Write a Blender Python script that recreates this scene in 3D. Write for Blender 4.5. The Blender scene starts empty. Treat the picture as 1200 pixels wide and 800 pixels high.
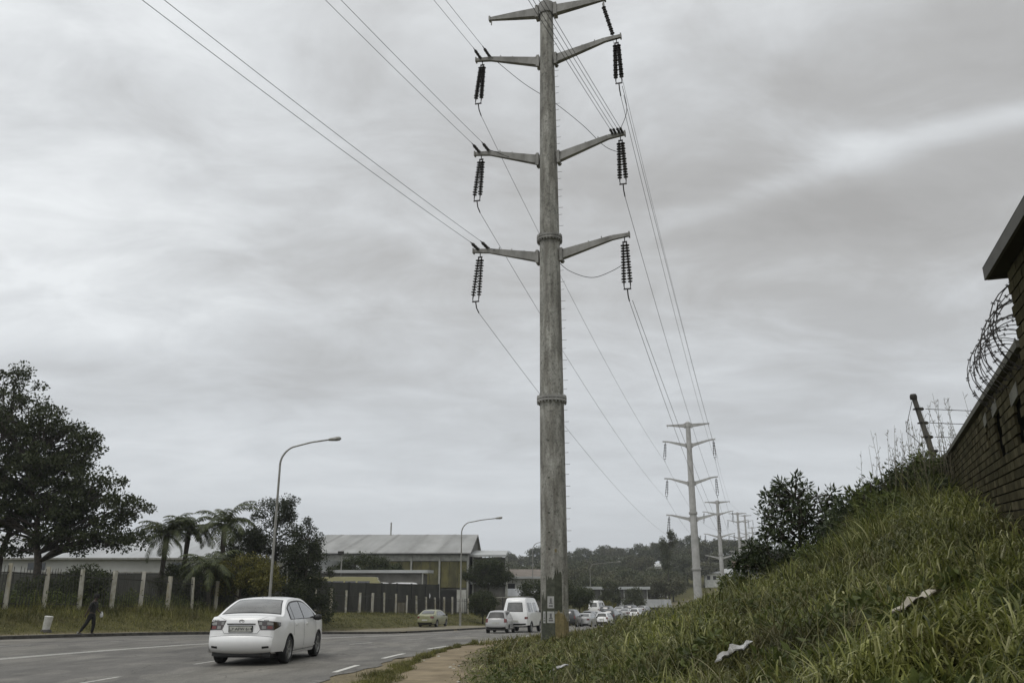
import bpy, math, random
import numpy as np
from mathutils import Vector, Matrix
random.seed(7); rng = np.random.default_rng(7)
sc = bpy.context.scene
C = sc.collection
R = math.radians

# ------------------------------------------------------------------ helpers
def link(o, parent=None):
    C.objects.link(o)
    if parent: o.parent = parent
    return o
def tag(o, label=None, cat=None, group=None, kind=None):
    if label: o['label'] = label
    if cat: o['category'] = cat
    if group: o['group'] = group
    if kind: o['kind'] = kind
    return o
def empty(name, loc=(0,0,0), rz=0.0):
    o = bpy.data.objects.new(name, None); o.empty_display_size = .3
    o.location = loc; o.rotation_euler = (0,0,rz)
    return link(o)
def kids(o): return list(o.children)
def copy_tree(o, parent=None):
    c = o.copy(); C.objects.link(c)
    if parent: c.parent = parent
    for ch in kids(o): copy_tree(ch, c)
    return c

class MB:
    def __init__(s): s.v = []; s.f = []
    def add(s, vs, fs):
        b = len(s.v); s.v += [tuple(p) for p in vs]; s.f += [tuple(i+b for i in f) for f in fs]; return s
    def box(s, c, d, rz=0.0, M=None):
        x, y, z = d[0]/2, d[1]/2, d[2]/2
        vs = [Vector(p) for p in ((-x,-y,-z),(x,-y,-z),(x,y,-z),(-x,y,-z),(-x,-y,z),(x,-y,z),(x,y,z),(-x,y,z))]
        if M is not None: vs = [M @ p for p in vs]
        if rz: 
            m = Matrix.Rotation(rz, 3, 'Z'); vs = [m @ p for p in vs]
        vs = [p + Vector(c) for p in vs]
        return s.add(vs, ((0,3,2,1),(4,5,6,7),(0,1,5,4),(1,2,6,5),(2,3,7,6),(3,0,4,7)))
    def beam(s, p0, p1, w, h, w1=None, h1=None):
        """rectangular bar from p0 to p1, tapering"""
        p0, p1 = Vector(p0), Vector(p1); d = (p1-p0).normalized()
        u = d.cross(Vector((0,0,1)))
        if u.length < 1e-3: u = Vector((1,0,0))
        u.normalize(); t = u.cross(d).normalized()
        w1 = w if w1 is None else w1; h1 = h if h1 is None else h1
        vs = []
        for p, a, b in ((p0,w,h),(p1,w1,h1)):
            for i, j in ((-1,-1),(1,-1),(1,1),(-1,1)): vs.append(p + u*(i*a/2) + t*(j*b/2))
        return s.add(vs, ((0,1,2,3),(7,6,5,4),(0,4,5,1),(1,5,6,2),(2,6,7,3),(3,7,4,0)))
    def tube(s, pts, rad, n=8, cap=True):
        pts = [Vector(p) for p in pts]; m = len(pts)
        if not hasattr(rad, '__len__'): rad = [rad]*m
        vs = []; prev = None
        for i, p in enumerate(pts):
            d = (pts[min(i+1,m-1)] - pts[max(i-1,0)]).normalized()
            if prev is None:
                u = d.cross(Vector((0,0,1)))
                if u.length < 1e-2: u = d.cross(Vector((0,1,0)))
            else: u = prev - d*prev.dot(d)
            u.normalize(); prev = u; t = d.cross(u)
            for k in range(n):
                a = 2*math.pi*k/n
                vs.append(p + (u*math.cos(a) + t*math.sin(a))*rad[i])
        fs = [(i*n+k, i*n+(k+1)%n, (i+1)*n+(k+1)%n, (i+1)*n+k) for i in range(m-1) for k in range(n)]
        if cap: fs += [tuple(range(n))[::-1], tuple((m-1)*n+k for k in range(n))]
        return s.add(vs, fs)
    def lathe(s, prof, n=24, c=(0,0,0), M=None, ph=0.0, cap=True):
        """prof = [(r,z)] about local z"""
        vs = []
        for r, z in prof:
            for k in range(n):
                a = 2*math.pi*k/n + ph; p = Vector((r*math.cos(a), r*math.sin(a), z))
                if M is not None: p = M @ p
                vs.append(p + Vector(c))
        m = len(prof)
        fs = [(i*n+k, i*n+(k+1)%n, (i+1)*n+(k+1)%n, (i+1)*n+k) for i in range(m-1) for k in range(n)]
        if cap and prof[0][0] > 1e-6: fs.append(tuple(range(n))[::-1])
        if cap and prof[-1][0] > 1e-6: fs.append(tuple((m-1)*n+k for k in range(n)))
        return s.add(vs, fs)
    def build(s, name, mat, parent=None, smooth=False, loc=None, rz=0.0, angle=None):
        me = bpy.data.meshes.new(name); me.from_pydata(s.v, [], s.f); me.validate()
        me.materials.append(mat)
        if smooth or angle:
            me.polygons.foreach_set('use_smooth', [True]*len(me.polygons))
            if angle:
                try: me.set_sharp_from_angle(angle=R(angle))
                except Exception: pass
        o = bpy.data.objects.new(name, me)
        if loc is not None: o.location = loc
        if rz: o.rotation_euler = (0,0,rz)
        return link(o, parent)

def fast_mesh(name, V, F, mat, parent=None, smooth=False):
    """V (n,3), F (m,k) numpy"""
    me = bpy.data.meshes.new(name); V = np.asarray(V, np.float32); F = np.asarray(F, np.int32)
    k = F.shape[1]; me.vertices.add(len(V)); me.vertices.foreach_set('co', V.ravel())
    me.loops.add(F.size); me.loops.foreach_set('vertex_index', F.ravel())
    me.polygons.add(len(F)); me.polygons.foreach_set('loop_start', np.arange(0, F.size, k, dtype=np.int32))
    me.polygons.foreach_set('loop_total', np.full(len(F), k, np.int32))
    me.polygons.foreach_set('use_smooth', np.full(len(F), bool(smooth)))
    me.materials.append(mat); me.update(calc_edges=True)
    o = bpy.data.objects.new(name, me)
    return link(o, parent)

# ------------------------------------------------------------------ materials
def nt(name):
    m = bpy.data.materials.new(name); m.use_nodes = True
    t = m.node_tree; b = t.nodes['Principled BSDF']; return m, t, b
def N(t, ty, **kw):
    n = t.nodes.new(ty)
    for k, v in kw.items(): setattr(n, k, v)
    return n
def tex_coord(t, world=False):
    if world: return N(t, 'ShaderNodeNewGeometry').outputs['Position']
    return N(t, 'ShaderNodeTexCoord').outputs['Object']
def noise(t, vec, scale, detail=4, rough=.6, stretch=None):
    if stretch:
        mp = N(t, 'ShaderNodeMapping'); mp.inputs['Scale'].default_value = stretch
        t.links.new(vec, mp.inputs['Vector']); vec = mp.outputs['Vector']
    n = N(t, 'ShaderNodeTexNoise'); n.inputs['Scale'].default_value = scale
    n.inputs['Detail'].default_value = detail; n.inputs['Roughness'].default_value = rough
    t.links.new(vec, n.inputs['Vector']); return n.outputs['Fac']
def ramp(t, fac, stops):
    r = N(t, 'ShaderNodeValToRGB'); e = r.color_ramp.elements
    while len(e) < len(stops): e.new(.5)
    for el, (p, c) in zip(e, stops):
        el.position = p; el.color = (c if hasattr(c, '__len__') else (c,c,c)) [:3] + (1,) if hasattr(c, '__len__') else (c,c,c,1)
    t.links.new(fac, r.inputs['Fac']); return r.outputs['Color']
def mix(t, a, b, fac, mode='MIX'):
    m = N(t, 'ShaderNodeMix', data_type='RGBA', blend_type=mode)
    for i, v in ((0, fac), (6, a), (7, b)):
        if hasattr(v, 'is_linked') or isinstance(v, bpy.types.NodeSocket): t.links.new(v, m.inputs[i])
        else: m.inputs[i].default_value = v if i == 0 else tuple(v)[:3] + (1,)
    return m.outputs[2]
def bump(t, b, h, strength=.3, dist=.02):
    n = N(t, 'ShaderNodeBump'); n.inputs['Strength'].default_value = strength; n.inputs['Distance'].default_value = dist
    t.links.new(h, n.inputs['Height']); t.links.new(n.outputs['Normal'], b.inputs['Normal'])
def P(name, c, rough=.75, metal=0.0, c2=None, scale=3.0, detail=5, bmp=0.0, bdist=.02, stretch=None, world=False, lo=.35, hi=.65, spec=.5, coat=0.0):
    """plain weathered material: two colours blended by noise"""
    m, t, b = nt(name)
    b.inputs['Roughness'].default_value = rough; b.inputs['Metallic'].default_value = metal
    b.inputs['Specular IOR Level'].default_value = spec
    if coat: b.inputs['Coat Weight'].default_value = coat; b.inputs['Coat Roughness'].default_value = .05
    if c2 is None: c2 = tuple(x*.78 for x in c)
    v = tex_coord(t, world); f = noise(t, v, scale, detail, .62, stretch)
    col = ramp(t, f, [(lo, c2), (hi, c)])
    t.links.new(col, b.inputs['Base Color'])
    if bmp: bump(t, b, noise(t, v, scale*6, 4, .6, stretch), bmp, bdist)
    return m
def leafmat(name, ca, cb, transl=.25, rough=.55, cc=None, world_scale=None):
    """foliage: colour varies leaf by leaf"""
    m, t, b = nt(name)
    g = N(t, 'ShaderNodeNewGeometry')
    stops = [(0.0, ca), (1.0, cb)] if cc is None else [(0.0, ca), (.8, cb), (1.0, cc)]
    col = ramp(t, g.outputs['Random Per Island'], stops)
    if world_scale:
        f = noise(t, g.outputs['Position'], world_scale, 3, .5)
        col = mix(t, col, ramp(t, f, [(.35, (.5,.5,.5)), (.65, (1.35,1.3,1.2))]), 1.0, 'MULTIPLY')
        f2 = noise(t, g.outputs['Position'], world_scale*2.7, 4, .6)
        col = mix(t, col, (.15,.125,.06), ramp(t, f2, [(.52, (0,0,0)), (.68, (.6,.6,.6))]))
    t.links.new(col, b.inputs['Base Color']); b.inputs['Roughness'].default_value = rough
    b.inputs['Specular IOR Level'].default_value = .3
    tr = N(t, 'ShaderNodeBsdfTranslucent'); t.links.new(col, tr.inputs['Color'])
    mx = N(t, 'ShaderNodeMixShader'); mx.inputs[0].default_value = transl
    t.links.new(b.outputs[0], mx.inputs[1]); t.links.new(tr.outputs[0], mx.inputs[2])
    t.links.new(mx.outputs[0], t.nodes['Material Output'].inputs['Surface'])
    return m

m_steel = P('pole_weathered', (.30,.295,.275), .7, 0, (.16,.155,.14), 1.6, 8, .25, .02, (1,1,.45), lo=.38, hi=.6)
def pole_material():
    m, t, b = nt('pole_shaft_weathered')
    v = tex_coord(t)
    f1 = noise(t, v, 1.8, 8, .7, (1,1,.35)); f2 = noise(t, v, 9, 6, .75, (1,1,.8)); f3 = noise(t, v, 5, 3, .5, (1,1,.15))
    c = ramp(t, f1, [(.3,(.18,.175,.16)),(.5,(.28,.275,.255)),(.68,(.40,.395,.37))])
    c = mix(t, c, ramp(t, f2, [(.36,(.25,.24,.21)),(.46,(1.0,1.0,1.0)),(.7,(1.25,1.25,1.22))]), .7, 'MULTIPLY')
    c = mix(t, c, ramp(t, f3, [(.38,(.5,.48,.43)),(.6,(1.08,1.08,1.06))]), .75, 'MULTIPLY')
    f4 = noise(t, v, 26, 4, .7, (1,1,.6)); c = mix(t, c, ramp(t, f4, [(.35,(.6,.59,.55)),(.6,(1.15,1.15,1.12))]), .7, 'MULTIPLY')
    t.links.new(c, b.inputs['Base Color']); b.inputs['Roughness'].default_value = .68
    b.inputs['Metallic'].default_value = .15
    bump(t, b, f2, .35, .012); return m
m_shaft = pole_material()
m_dkmetal = P('dark_fitting', (.045,.04,.034), .6, .3, (.02,.018,.015), 8)
m_insul = P('brown_porcelain', (.028,.022,.018), .3, 0, (.015,.012,.01), 4)
m_wire = P('aluminium_wire', (.2,.2,.2), .5, .6)
m_wire_dark = P('dark_wire', (.035,.035,.033), .6, .3)
m_galv = P('galvanised_lamp', (.33,.33,.31), .55, .3, (.2,.19,.16), 3, 5, .1, .01, (1,1,.3))
m_conc = P('concrete_post', (.5,.485,.43), .85, 0, (.26,.24,.16), 3, 6, .3, .02)
m_kerb = P('kerb_concrete', (.075,.07,.06), .9, 0, (.03,.028,.024), 3, 6, .4, .02, world=True)
m_blackpt = P('black_rubber', (.018,.018,.018), .75, 0, (.012,.012,.012), 8)
m_palis = P('palisade_steel', (.05,.05,.042), .7, .2, (.035,.032,.025), 2)
m_white = P('white_paint_wall', (.62,.62,.58), .8, 0, (.42,.42,.38), .8, 6)
m_whiteroof = P('white_roof_sheet', (.52,.53,.52), .6, .1, (.36,.37,.36), .25, 6, world=True)
m_bark = P('tree_bark', (.075,.062,.048), .9, 0, (.03,.025,.02), 6, 6, .5, .03)
m_barkp = P('palm_bark', (.10,.085,.065), .9, 0, (.04,.035,.028), 8, 6, .5, .03, (1,1,4))

def asphalt_mat():
    m, t, b = nt('asphalt'); v = tex_coord(t, True)
    f = noise(t, v, .35, 6, .6); g = noise(t, v, 60, 2, .5); s = noise(t, v, 1.6, 7, .7, (1,.22,1))
    c = ramp(t, f, [(.35,(.135,.127,.113)),(.5,(.165,.156,.14)),(.65,(.195,.184,.164))])
    c = mix(t, c, ramp(t, g, [(.35,(.62,.62,.62)),(.65,(1.35,1.35,1.35))]), 1.0, 'MULTIPLY')
    c = mix(t, c, ramp(t, s, [(.38,(.68,.68,.66)),(.6,(1.1,1.1,1.08))]), .8, 'MULTIPLY')
    vo = N(t, 'ShaderNodeTexVoronoi', feature='DISTANCE_TO_EDGE'); vo.inputs['Scale'].default_value = .32
    w = N(t, 'ShaderNodeTexNoise'); w.inputs['Scale'].default_value = .8; t.links.new(v, w.inputs['Vector'])
    vm = N(t, 'ShaderNodeVectorMath', operation='ADD'); t.links.new(v, vm.inputs[0]); t.links.new(w.outputs['Color'], vm.inputs[1])
    t.links.new(vm.outputs[0], vo.inputs['Vector'])
    c = mix(t, c, ramp(t, vo.outputs['Distance'], [(0,(.3,.3,.28)),(.007,(1,1,1))]), .75, 'MULTIPLY')
    t.links.new(c, b.inputs['Base Color']); b.inputs['Roughness'].default_value = .82
    c2_ = ramp(t, noise(t, v, .3, 2, .4, (1,.6,1)), [(.42,(1,1,1)),(.43,(.78,.78,.79)),(.5,(.8,.8,.81)),(.51,(1,1,1)),(.6,(1.02,1.02,1.0)),(.62,(1.12,1.11,1.08))]); c = mix(t, c, c2_, 1.0, 'MULTIPLY'); t.links.new(c, b.inputs['Base Color'])
    bump(t, b, g, .4, .008); return m
m_asph = asphalt_mat()
def paint_mat(name, c, wear):
    m, t, b = nt(name); v = tex_coord(t, True)
    f = noise(t, v, 9, 6, .7)
    col = ramp(t, f, [(wear-.08,(.18,.17,.15)),(wear+.05,c)])
    t.links.new(col, b.inputs['Base Color']); b.inputs['Roughness'].default_value = .7; return m
m_line = paint_mat('worn_line_paint', (.62,.61,.56), .38)
m_line2 = paint_mat('faded_line_paint', (.5,.49,.45), .42)

def ground_mat():
    m, t, b = nt('earth_ground')
    v = tex_coord(t, True)
    at = N(t, 'ShaderNodeAttribute', attribute_name='cover')
    f = noise(t, v, .5, 8, .65); g = noise(t, v, 12, 5, .7)
    dirt = ramp(t, f, [(.3,(.15,.125,.08)),(.7,(.26,.22,.145))])
    dirt = mix(t, dirt, ramp(t, g, [(.35,(.6,.6,.6)),(.65,(1.25,1.25,1.2))]), 1.0, 'MULTIPLY')
    gr = ramp(t, noise(t, v, 1.2, 6, .7), [(.3,(.05,.048,.018)),(.7,(.12,.112,.045))])
    gr = mix(t, gr, ramp(t, g, [(.35,(.6,.6,.6)),(.65,(1.3,1.3,1.2))]), 1.0, 'MULTIPLY')
    c = mix(t, dirt, gr, at.outputs['Fac'])
    t.links.new(c, b.inputs['Base Color']); b.inputs['Roughness'].default_value = .95
    b.inputs['Specular IOR Level'].default_value = .15
    bump(t, b, g, .6, .03); return m
m_ground = ground_mat()
m_path = P('path_dirt', (.29,.235,.155), .95, 0, (.18,.145,.095), 1.3, 9, .5, .02, world=True, spec=.15)
m_side = P('sidewalk_dirt', (.25,.235,.19), .95, 0, (.17,.145,.09), .7, 8, .4, .02, world=True, spec=.15)

m_grass = leafmat('bank_grass', (.042,.056,.014), (.235,.255,.072), .35, .4, (.42,.42,.24), .8)
m_grassv = leafmat('verge_grass', (.06,.066,.018), (.17,.175,.05), .3, .6, (.3,.27,.13), .5)
m_stalk = leafmat('dry_stalk', (.24,.22,.11), (.42,.38,.24), .3, .6)
m_leaf_dk = leafmat('dark_leaf', (.024,.033,.014), (.075,.088,.034), .28, .5)
m_leaf_dk2 = leafmat('evergreen_leaf', (.02,.028,.014), (.058,.068,.03), .25, .5)
m_leaf_gl = leafmat('glossy_leaf', (.024,.036,.015), (.07,.09,.035), .2, .35)
m_leaf_yl = leafmat('yellow_leaf', (.08,.085,.022), (.21,.19,.05), .3, .5)
m_leaf_md = leafmat('mid_leaf', (.05,.065,.018), (.13,.155,.045), .3, .5)
m_leaf_far = leafmat('far_leaf', (.05,.058,.034), (.135,.145,.08), .2, .6)  # far leaf colours lightened to paint in part of the distance haze
m_leaf_far2 = leafmat('far_leaf_olive', (.07,.073,.045), (.16,.16,.095), .2, .6)
m_palm = leafmat('palm_leaf', (.03,.042,.015), (.105,.12,.042), .2, .45)

# ------------------------------------------------------------------ layout of the place (metres; camera over the origin looks along +Y)
def ks(Y, ys, xs, w=3.0):
    Y = np.asarray(Y, float)
    return (np.interp(Y-w, ys, xs) + 2*np.interp(Y, ys, xs) + np.interp(Y+w, ys, xs) + np.interp(Y-w/2, ys, xs) + np.interp(Y+w/2, ys, xs))/6
def base(Y): return ks(Y, [-100,30,45,62,85,107,130,160,200,300,400,550,800,1200,3000], [0,0,-.25,-.9,-1.2,-1.8,-1.7,-1.3,-.7,2,6,14,24,30,30], 5)
def XL(Y): return ks(Y, [-40,0,15,25,36,46.7,58,79,100,125,155,210,260,400], [-34,-27,-24.8,-22.8,-20.2,-15.8,-9.5,-2.2,4,12,22,42,62,120])
def XR(Y): return ks(Y, [-40,0,17,22,27,31,37,50,62,85,107,130,160,210,260,400], [-10,-5.2,-3.5,-3.1,-2.2,-1.2,.3,2.5,4.2,8.2,13,20,31,52,72,130])
def TOE(Y): return ks(Y, [-20,0,10,17,22,27,30,36,45,60,85,107,150,260], [-.9,-.8,-.85,-.9,-1.15,-1.0,-.6,.8,2.6,5.5,9.5,14.5,27,72], 1.5)
def WALLX(Y): return 3.9 + (np.asarray(Y, float)-6.3)*.4463
def CREST(Y): return ks(Y, [-30,-5,0,3,6.3,10,15,21,30,40,60,90,130], [0,.1,.45,.95,1.62,2.2,2.9,3.75,4.3,4.0,2.2,.6,.2], 1)
def ss(x, a, b):
    t = np.clip((np.asarray(x, float)-a)/(b-a), 0, 1); return t*t*(3-2*t)
def PWD(Y): return 1.5 + 3.9*ss(Y, 54, 66)
def lump(X, Y):
    return (.10*np.sin(X*1.7+.6*Y)*np.sin(Y*1.1-.4*X) + .06*np.sin(X*3.9+1.3)*np.sin(Y*3.1+X) + .03*np.sin(X*8.1-Y*2.)*np.sin(Y*7.3))
def ground(X, Y, under_road=False):
    X = np.asarray(X, float); Y = np.asarray(Y, float)
    z = base(Y)
    T = TOE(Y); Wx = np.maximum(WALLX(Y), T+2.5)
    f = np.clip((X-T)/(Wx-T), 0, 1)
    pw_ = 1.05 + .6*ss(Y, 9, 20)
    bank = CREST(Y)*np.where(f < 1, f**pw_, 1) * ss(Y, -40, -5)
    bank = bank * (1 - ss(X-Wx, 25, 70))
    z = z + bank + lump(X, Y)*ss(f, 0.03, .25)*(1-ss(Y, 60, 120))
    d = (XL(Y)-X)*.86
    st = PWD(Y) - .2
    left = .12*ss(d, .0, .35) + 1.12*ss((d-st)/5.5, 0, 1)*ss(Y, 20, 42)*(1-ss(Y, 120, 170)) + .25*lump(X, Y)*ss(d, 2.5, 6)
    z = z + left
    far = ss(Y, 180, 400)
    z = z + far*(3.0*np.sin(X*.011+1)+2*np.sin(X*.023+Y*.013))
    z = z + 7*np.exp(-((X-110)/60)**2-((Y-400)/110)**2)
    if under_road:
        inside = (X > XL(Y)+.0) & (X < XR(Y)-.35) & (Y < 262)
        z = np.where(inside, z-.22, z)
    return z
def gz(x, y): return float(ground(x, y))

# ------------------------------------------------------------------ ground sheet
def axis(segs):
    out = [segs[0][0]]
    for a, b, st in segs:
        n = max(1, int(round((b-a)/st))); out += list(np.linspace(a, b, n+1)[1:])
    return np.array(out)
ax = axis([(-900,-200,60),(-200,-60,12),(-60,-30,1.5),(-30,16,.4),(16,40,1.2),(40,120,5),(120,300,15),(300,900,60)])
ay = axis([(-400,-100,50),(-100,-10,6),(-10,1,1),(1,50,.4),(50,120,1.2),(120,270,4),(270,700,14),(700,1000,60)])
GX, GY = np.meshgrid(ax, ay); GZ = ground(GX, GY, True)
V = np.stack([GX.ravel(), GY.ravel(), GZ.ravel()], 1)
nx, ny = len(ax), len(ay)
ii = (np.arange(ny-1)[:,None]*nx + np.arange(nx-1)[None,:]).ravel()
F = np.stack([ii, ii+1, ii+nx+1, ii+nx], 1)
terr = fast_mesh('ground', V, F, m_ground, None, True); terr['kind'] = 'structure'
Xc, Yc = GX.ravel(), GY.ravel()
cov = np.maximum(ss(Xc-TOE(Yc), .0, .5), ss((XL(Yc)-Xc)*.86-PWD(Yc), -.3, 1.0))
cov = np.maximum(cov, ss(Yc, 300, 400)*.9)
a = terr.data.attributes.new('cover', 'FLOAT', 'POINT'); a.data.foreach_set('value', cov.astype(np.float32))

def ribbon(name, ys, xa, xb, dz, mat, kind='structure', parent=None, n=6, zfun=None):
    ys = np.asarray(ys, float); xa = np.asarray(xa, float); xb = np.asarray(xb, float)
    fr = np.linspace(0, 1, n+1)
    X = xa[:,None]*(1-fr) + xb[:,None]*fr; Y = np.repeat(ys[:,None], n+1, 1)
    Z = (zfun or (lambda x, y: base(y)))(X, Y) + dz
    V = np.stack([X.ravel(), Y.ravel(), Z.ravel()], 1); k = n+1
    ii = (np.arange(len(ys)-1)[:,None]*k + np.arange(n)[None,:]).ravel()
    o = fast_mesh(name, V, np.stack([ii, ii+1, ii+k+1, ii+k], 1), mat, parent, True)
    if kind: o['kind'] = kind
    return o
ys = np.arange(-40, 260.1, .5)
road = ribbon('road', ys, XL(ys)-.02, XR(ys)+.12*np.sin(ys*1.3)+.08*np.sin(ys*3.7), .012, m_asph, n=10)
# kerb stones along the far side
mb = MB(); yk = np.arange(-40, 200, 1.0)
for i in range(len(yk)-1):
    if (yk[i] > 62 and yk[i] < 64) or (71 < yk[i] < 73): continue
    y0, y1 = yk[i], yk[i+1]-.012
    x0, x1 = float(XL(y0)), float(XL(y1)); d = Vector((x1-x0, y1-y0, 0)).normalized(); nrm = Vector((-d.y, d.x, 0))
    z0, z1 = float(base(y0)), float(base(y1))
    p0 = Vector((x0,y0,z0)); p1 = Vector((x1,y1,z1))
    vs = []
    for p in (p0, p1):
        vs += [p+Vector((0,0,-.1)), p+Vector((0,0,.135))+nrm*.02, p+Vector((0,0,.15))+nrm*.05, p+Vector((0,0,.15))+nrm*.17, p+Vector((0,0,-.1))+nrm*.17]
    mb.add(vs, [(j, (j+1)%5, 5+(j+1)%5, 5+j) for j in range(5)] + [(4,3,2,1,0),(5,6,7,8,9)])
kerb = mb.build('kerb', m_kerb); kerb['kind'] = 'structure'
# worn pavement behind the kerb
side = ribbon('pavement', ys, XL(ys)-PWD(ys)/.86-.25*np.sin(ys*.9)-.15*np.sin(ys*2.3), XL(ys)-.17, .004, m_side, zfun=lambda x,y: np.maximum(ground(x,y), base(y)+.125), n=8)
# beaten dirt path between the grass strip and the bank
py = np.arange(-14, 35.1, .4)
pc = ks(py, [-14,0,10,17,22,27,30,35], [-1.5,-1.4,-1.4,-1.5,-1.75,-1.55,-1.15,.0], 1.5)
hw = ks(py, [-14,0,17,22,27,30,35], [.6,.6,.62,.5,.45,.55,.9], 1)
path = ribbon('path', py, pc-hw-.1*np.sin(py*2.1), pc+hw+.1*np.sin(py*1.7+1), .012, m_path, zfun=lambda x,y: ground(x,y), n=5)

# painted lines
def poly_pts(pts, step=.25):
    pts = np.array(pts, float); yy = np.arange(pts[0,1], pts[-1,1], step)
    return ks(yy, pts[:,1], pts[:,0], 2.5), yy
def line_mark(name, pts, width, dash=None, gap=None, phase=0.0, mat=None, off=0.0):
    xs, yy = poly_pts(pts); s = np.concatenate([[0], np.cumsum(np.hypot(np.diff(xs), np.diff(yy)))])
    V = []; Fq = []
    for i in range(len(yy)-1):
        if dash and ((s[i]+phase) % (dash+gap)) > dash: continue
        d = np.array([xs[i+1]-xs[i], yy[i+1]-yy[i]]); d /= np.hypot(*d); n = np.array([d[1], -d[0]])
        b = len(V)
        for k in (i, i+1):
            for w in (off-width/2, off+width/2):
                x, y = xs[k]+n[0]*w, yy[k]+n[1]*w; V.append((x, y, float(base(y))+.018))
        Fq.append((b, b+1, b+3, b+2))
    o = fast_mesh(name, V, Fq, mat or m_line, road); return o
L2 = [(-17,2),(-15.2,12),(-13,23),(-11.1,30),(-8.2,37),(-5.2,43.5),(-1.9,53),(1.6,68),(6.4,90),(13,115),(25,150)]
L1 = [(-21,5),(-19,18),(-16.7,29),(-14.7,33.5),(-12.5,38),(-9.3,44.5),(-5.4,54),(-1.7,68),(2.6,90)]
L3 = [(-9,2),(-8.3,10),(-7.8,17),(-7.4,22),(-5.8,30),(-4.1,35.5),(-1.3,44),(1.2,54),(3.8,68),(8.4,90)]
L4 = [(-5.1,4),(-4.3,12),(-3.8,17),(-3.55,21.8),(-2.75,27),(-1.7,31),(-.3,36.5),(1.6,46),(3.4,60)]
line_mark('lane_line', L2, .11, off=-.11); line_mark('lane_line', L2, .11, off=.11)
line_mark('lane_line', L1, .1, 2.6, 3.4, 1.0, m_line2)
line_mark('lane_line', L3, .1, 1.6, 3.3, .4, m_line2)
line_mark('lane_line', L4, .13, 2.0, 2.3, 2.35)

# ================================================================== transmission poles
PB = (1.43, 30.0, .35)
def prof(z, tab): return float(np.interp(z, [p[0] for p in tab], [p[1] for p in tab]))
SH = [(-4,.55),(0,.49),(8,.45),(14.2,.40),(19,.35),(24.7,.275)]
NF = 10
ROT0 = R(-15.3)
PH = R(-91+15.3) % (2*math.pi/NF)            # a seam close to the side facing the road camera
ARMS = [(13.5, 14.05, 2.98), (17.6, 18.27, 2.98), (22.05, 22.65, 2.98)]    # root height, tip height, reach
def shed_string(mb, p0, p1, n=14, r=.11, seg=10):
    p0, p1 = Vector(p0), Vector(p1); d = p1-p0; L = d.length
    M = d.to_track_quat('Z', 'Y').to_matrix()
    pr = [(.02,0)]
    a, b = .06*L, .94*L; st = (b-a)/n
    for i in range(n):
        z = a+i*st; rr = r*(1.0 if i % 2 == 0 else .86)
        pr += [(.028, z+.02*st), (rr, z+.28*st), (rr*.97, z+.40*st), (.028, z+.52*st)]
    pr += [(.02, L)]
    mb.lathe(pr, seg, p0, M)
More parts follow.
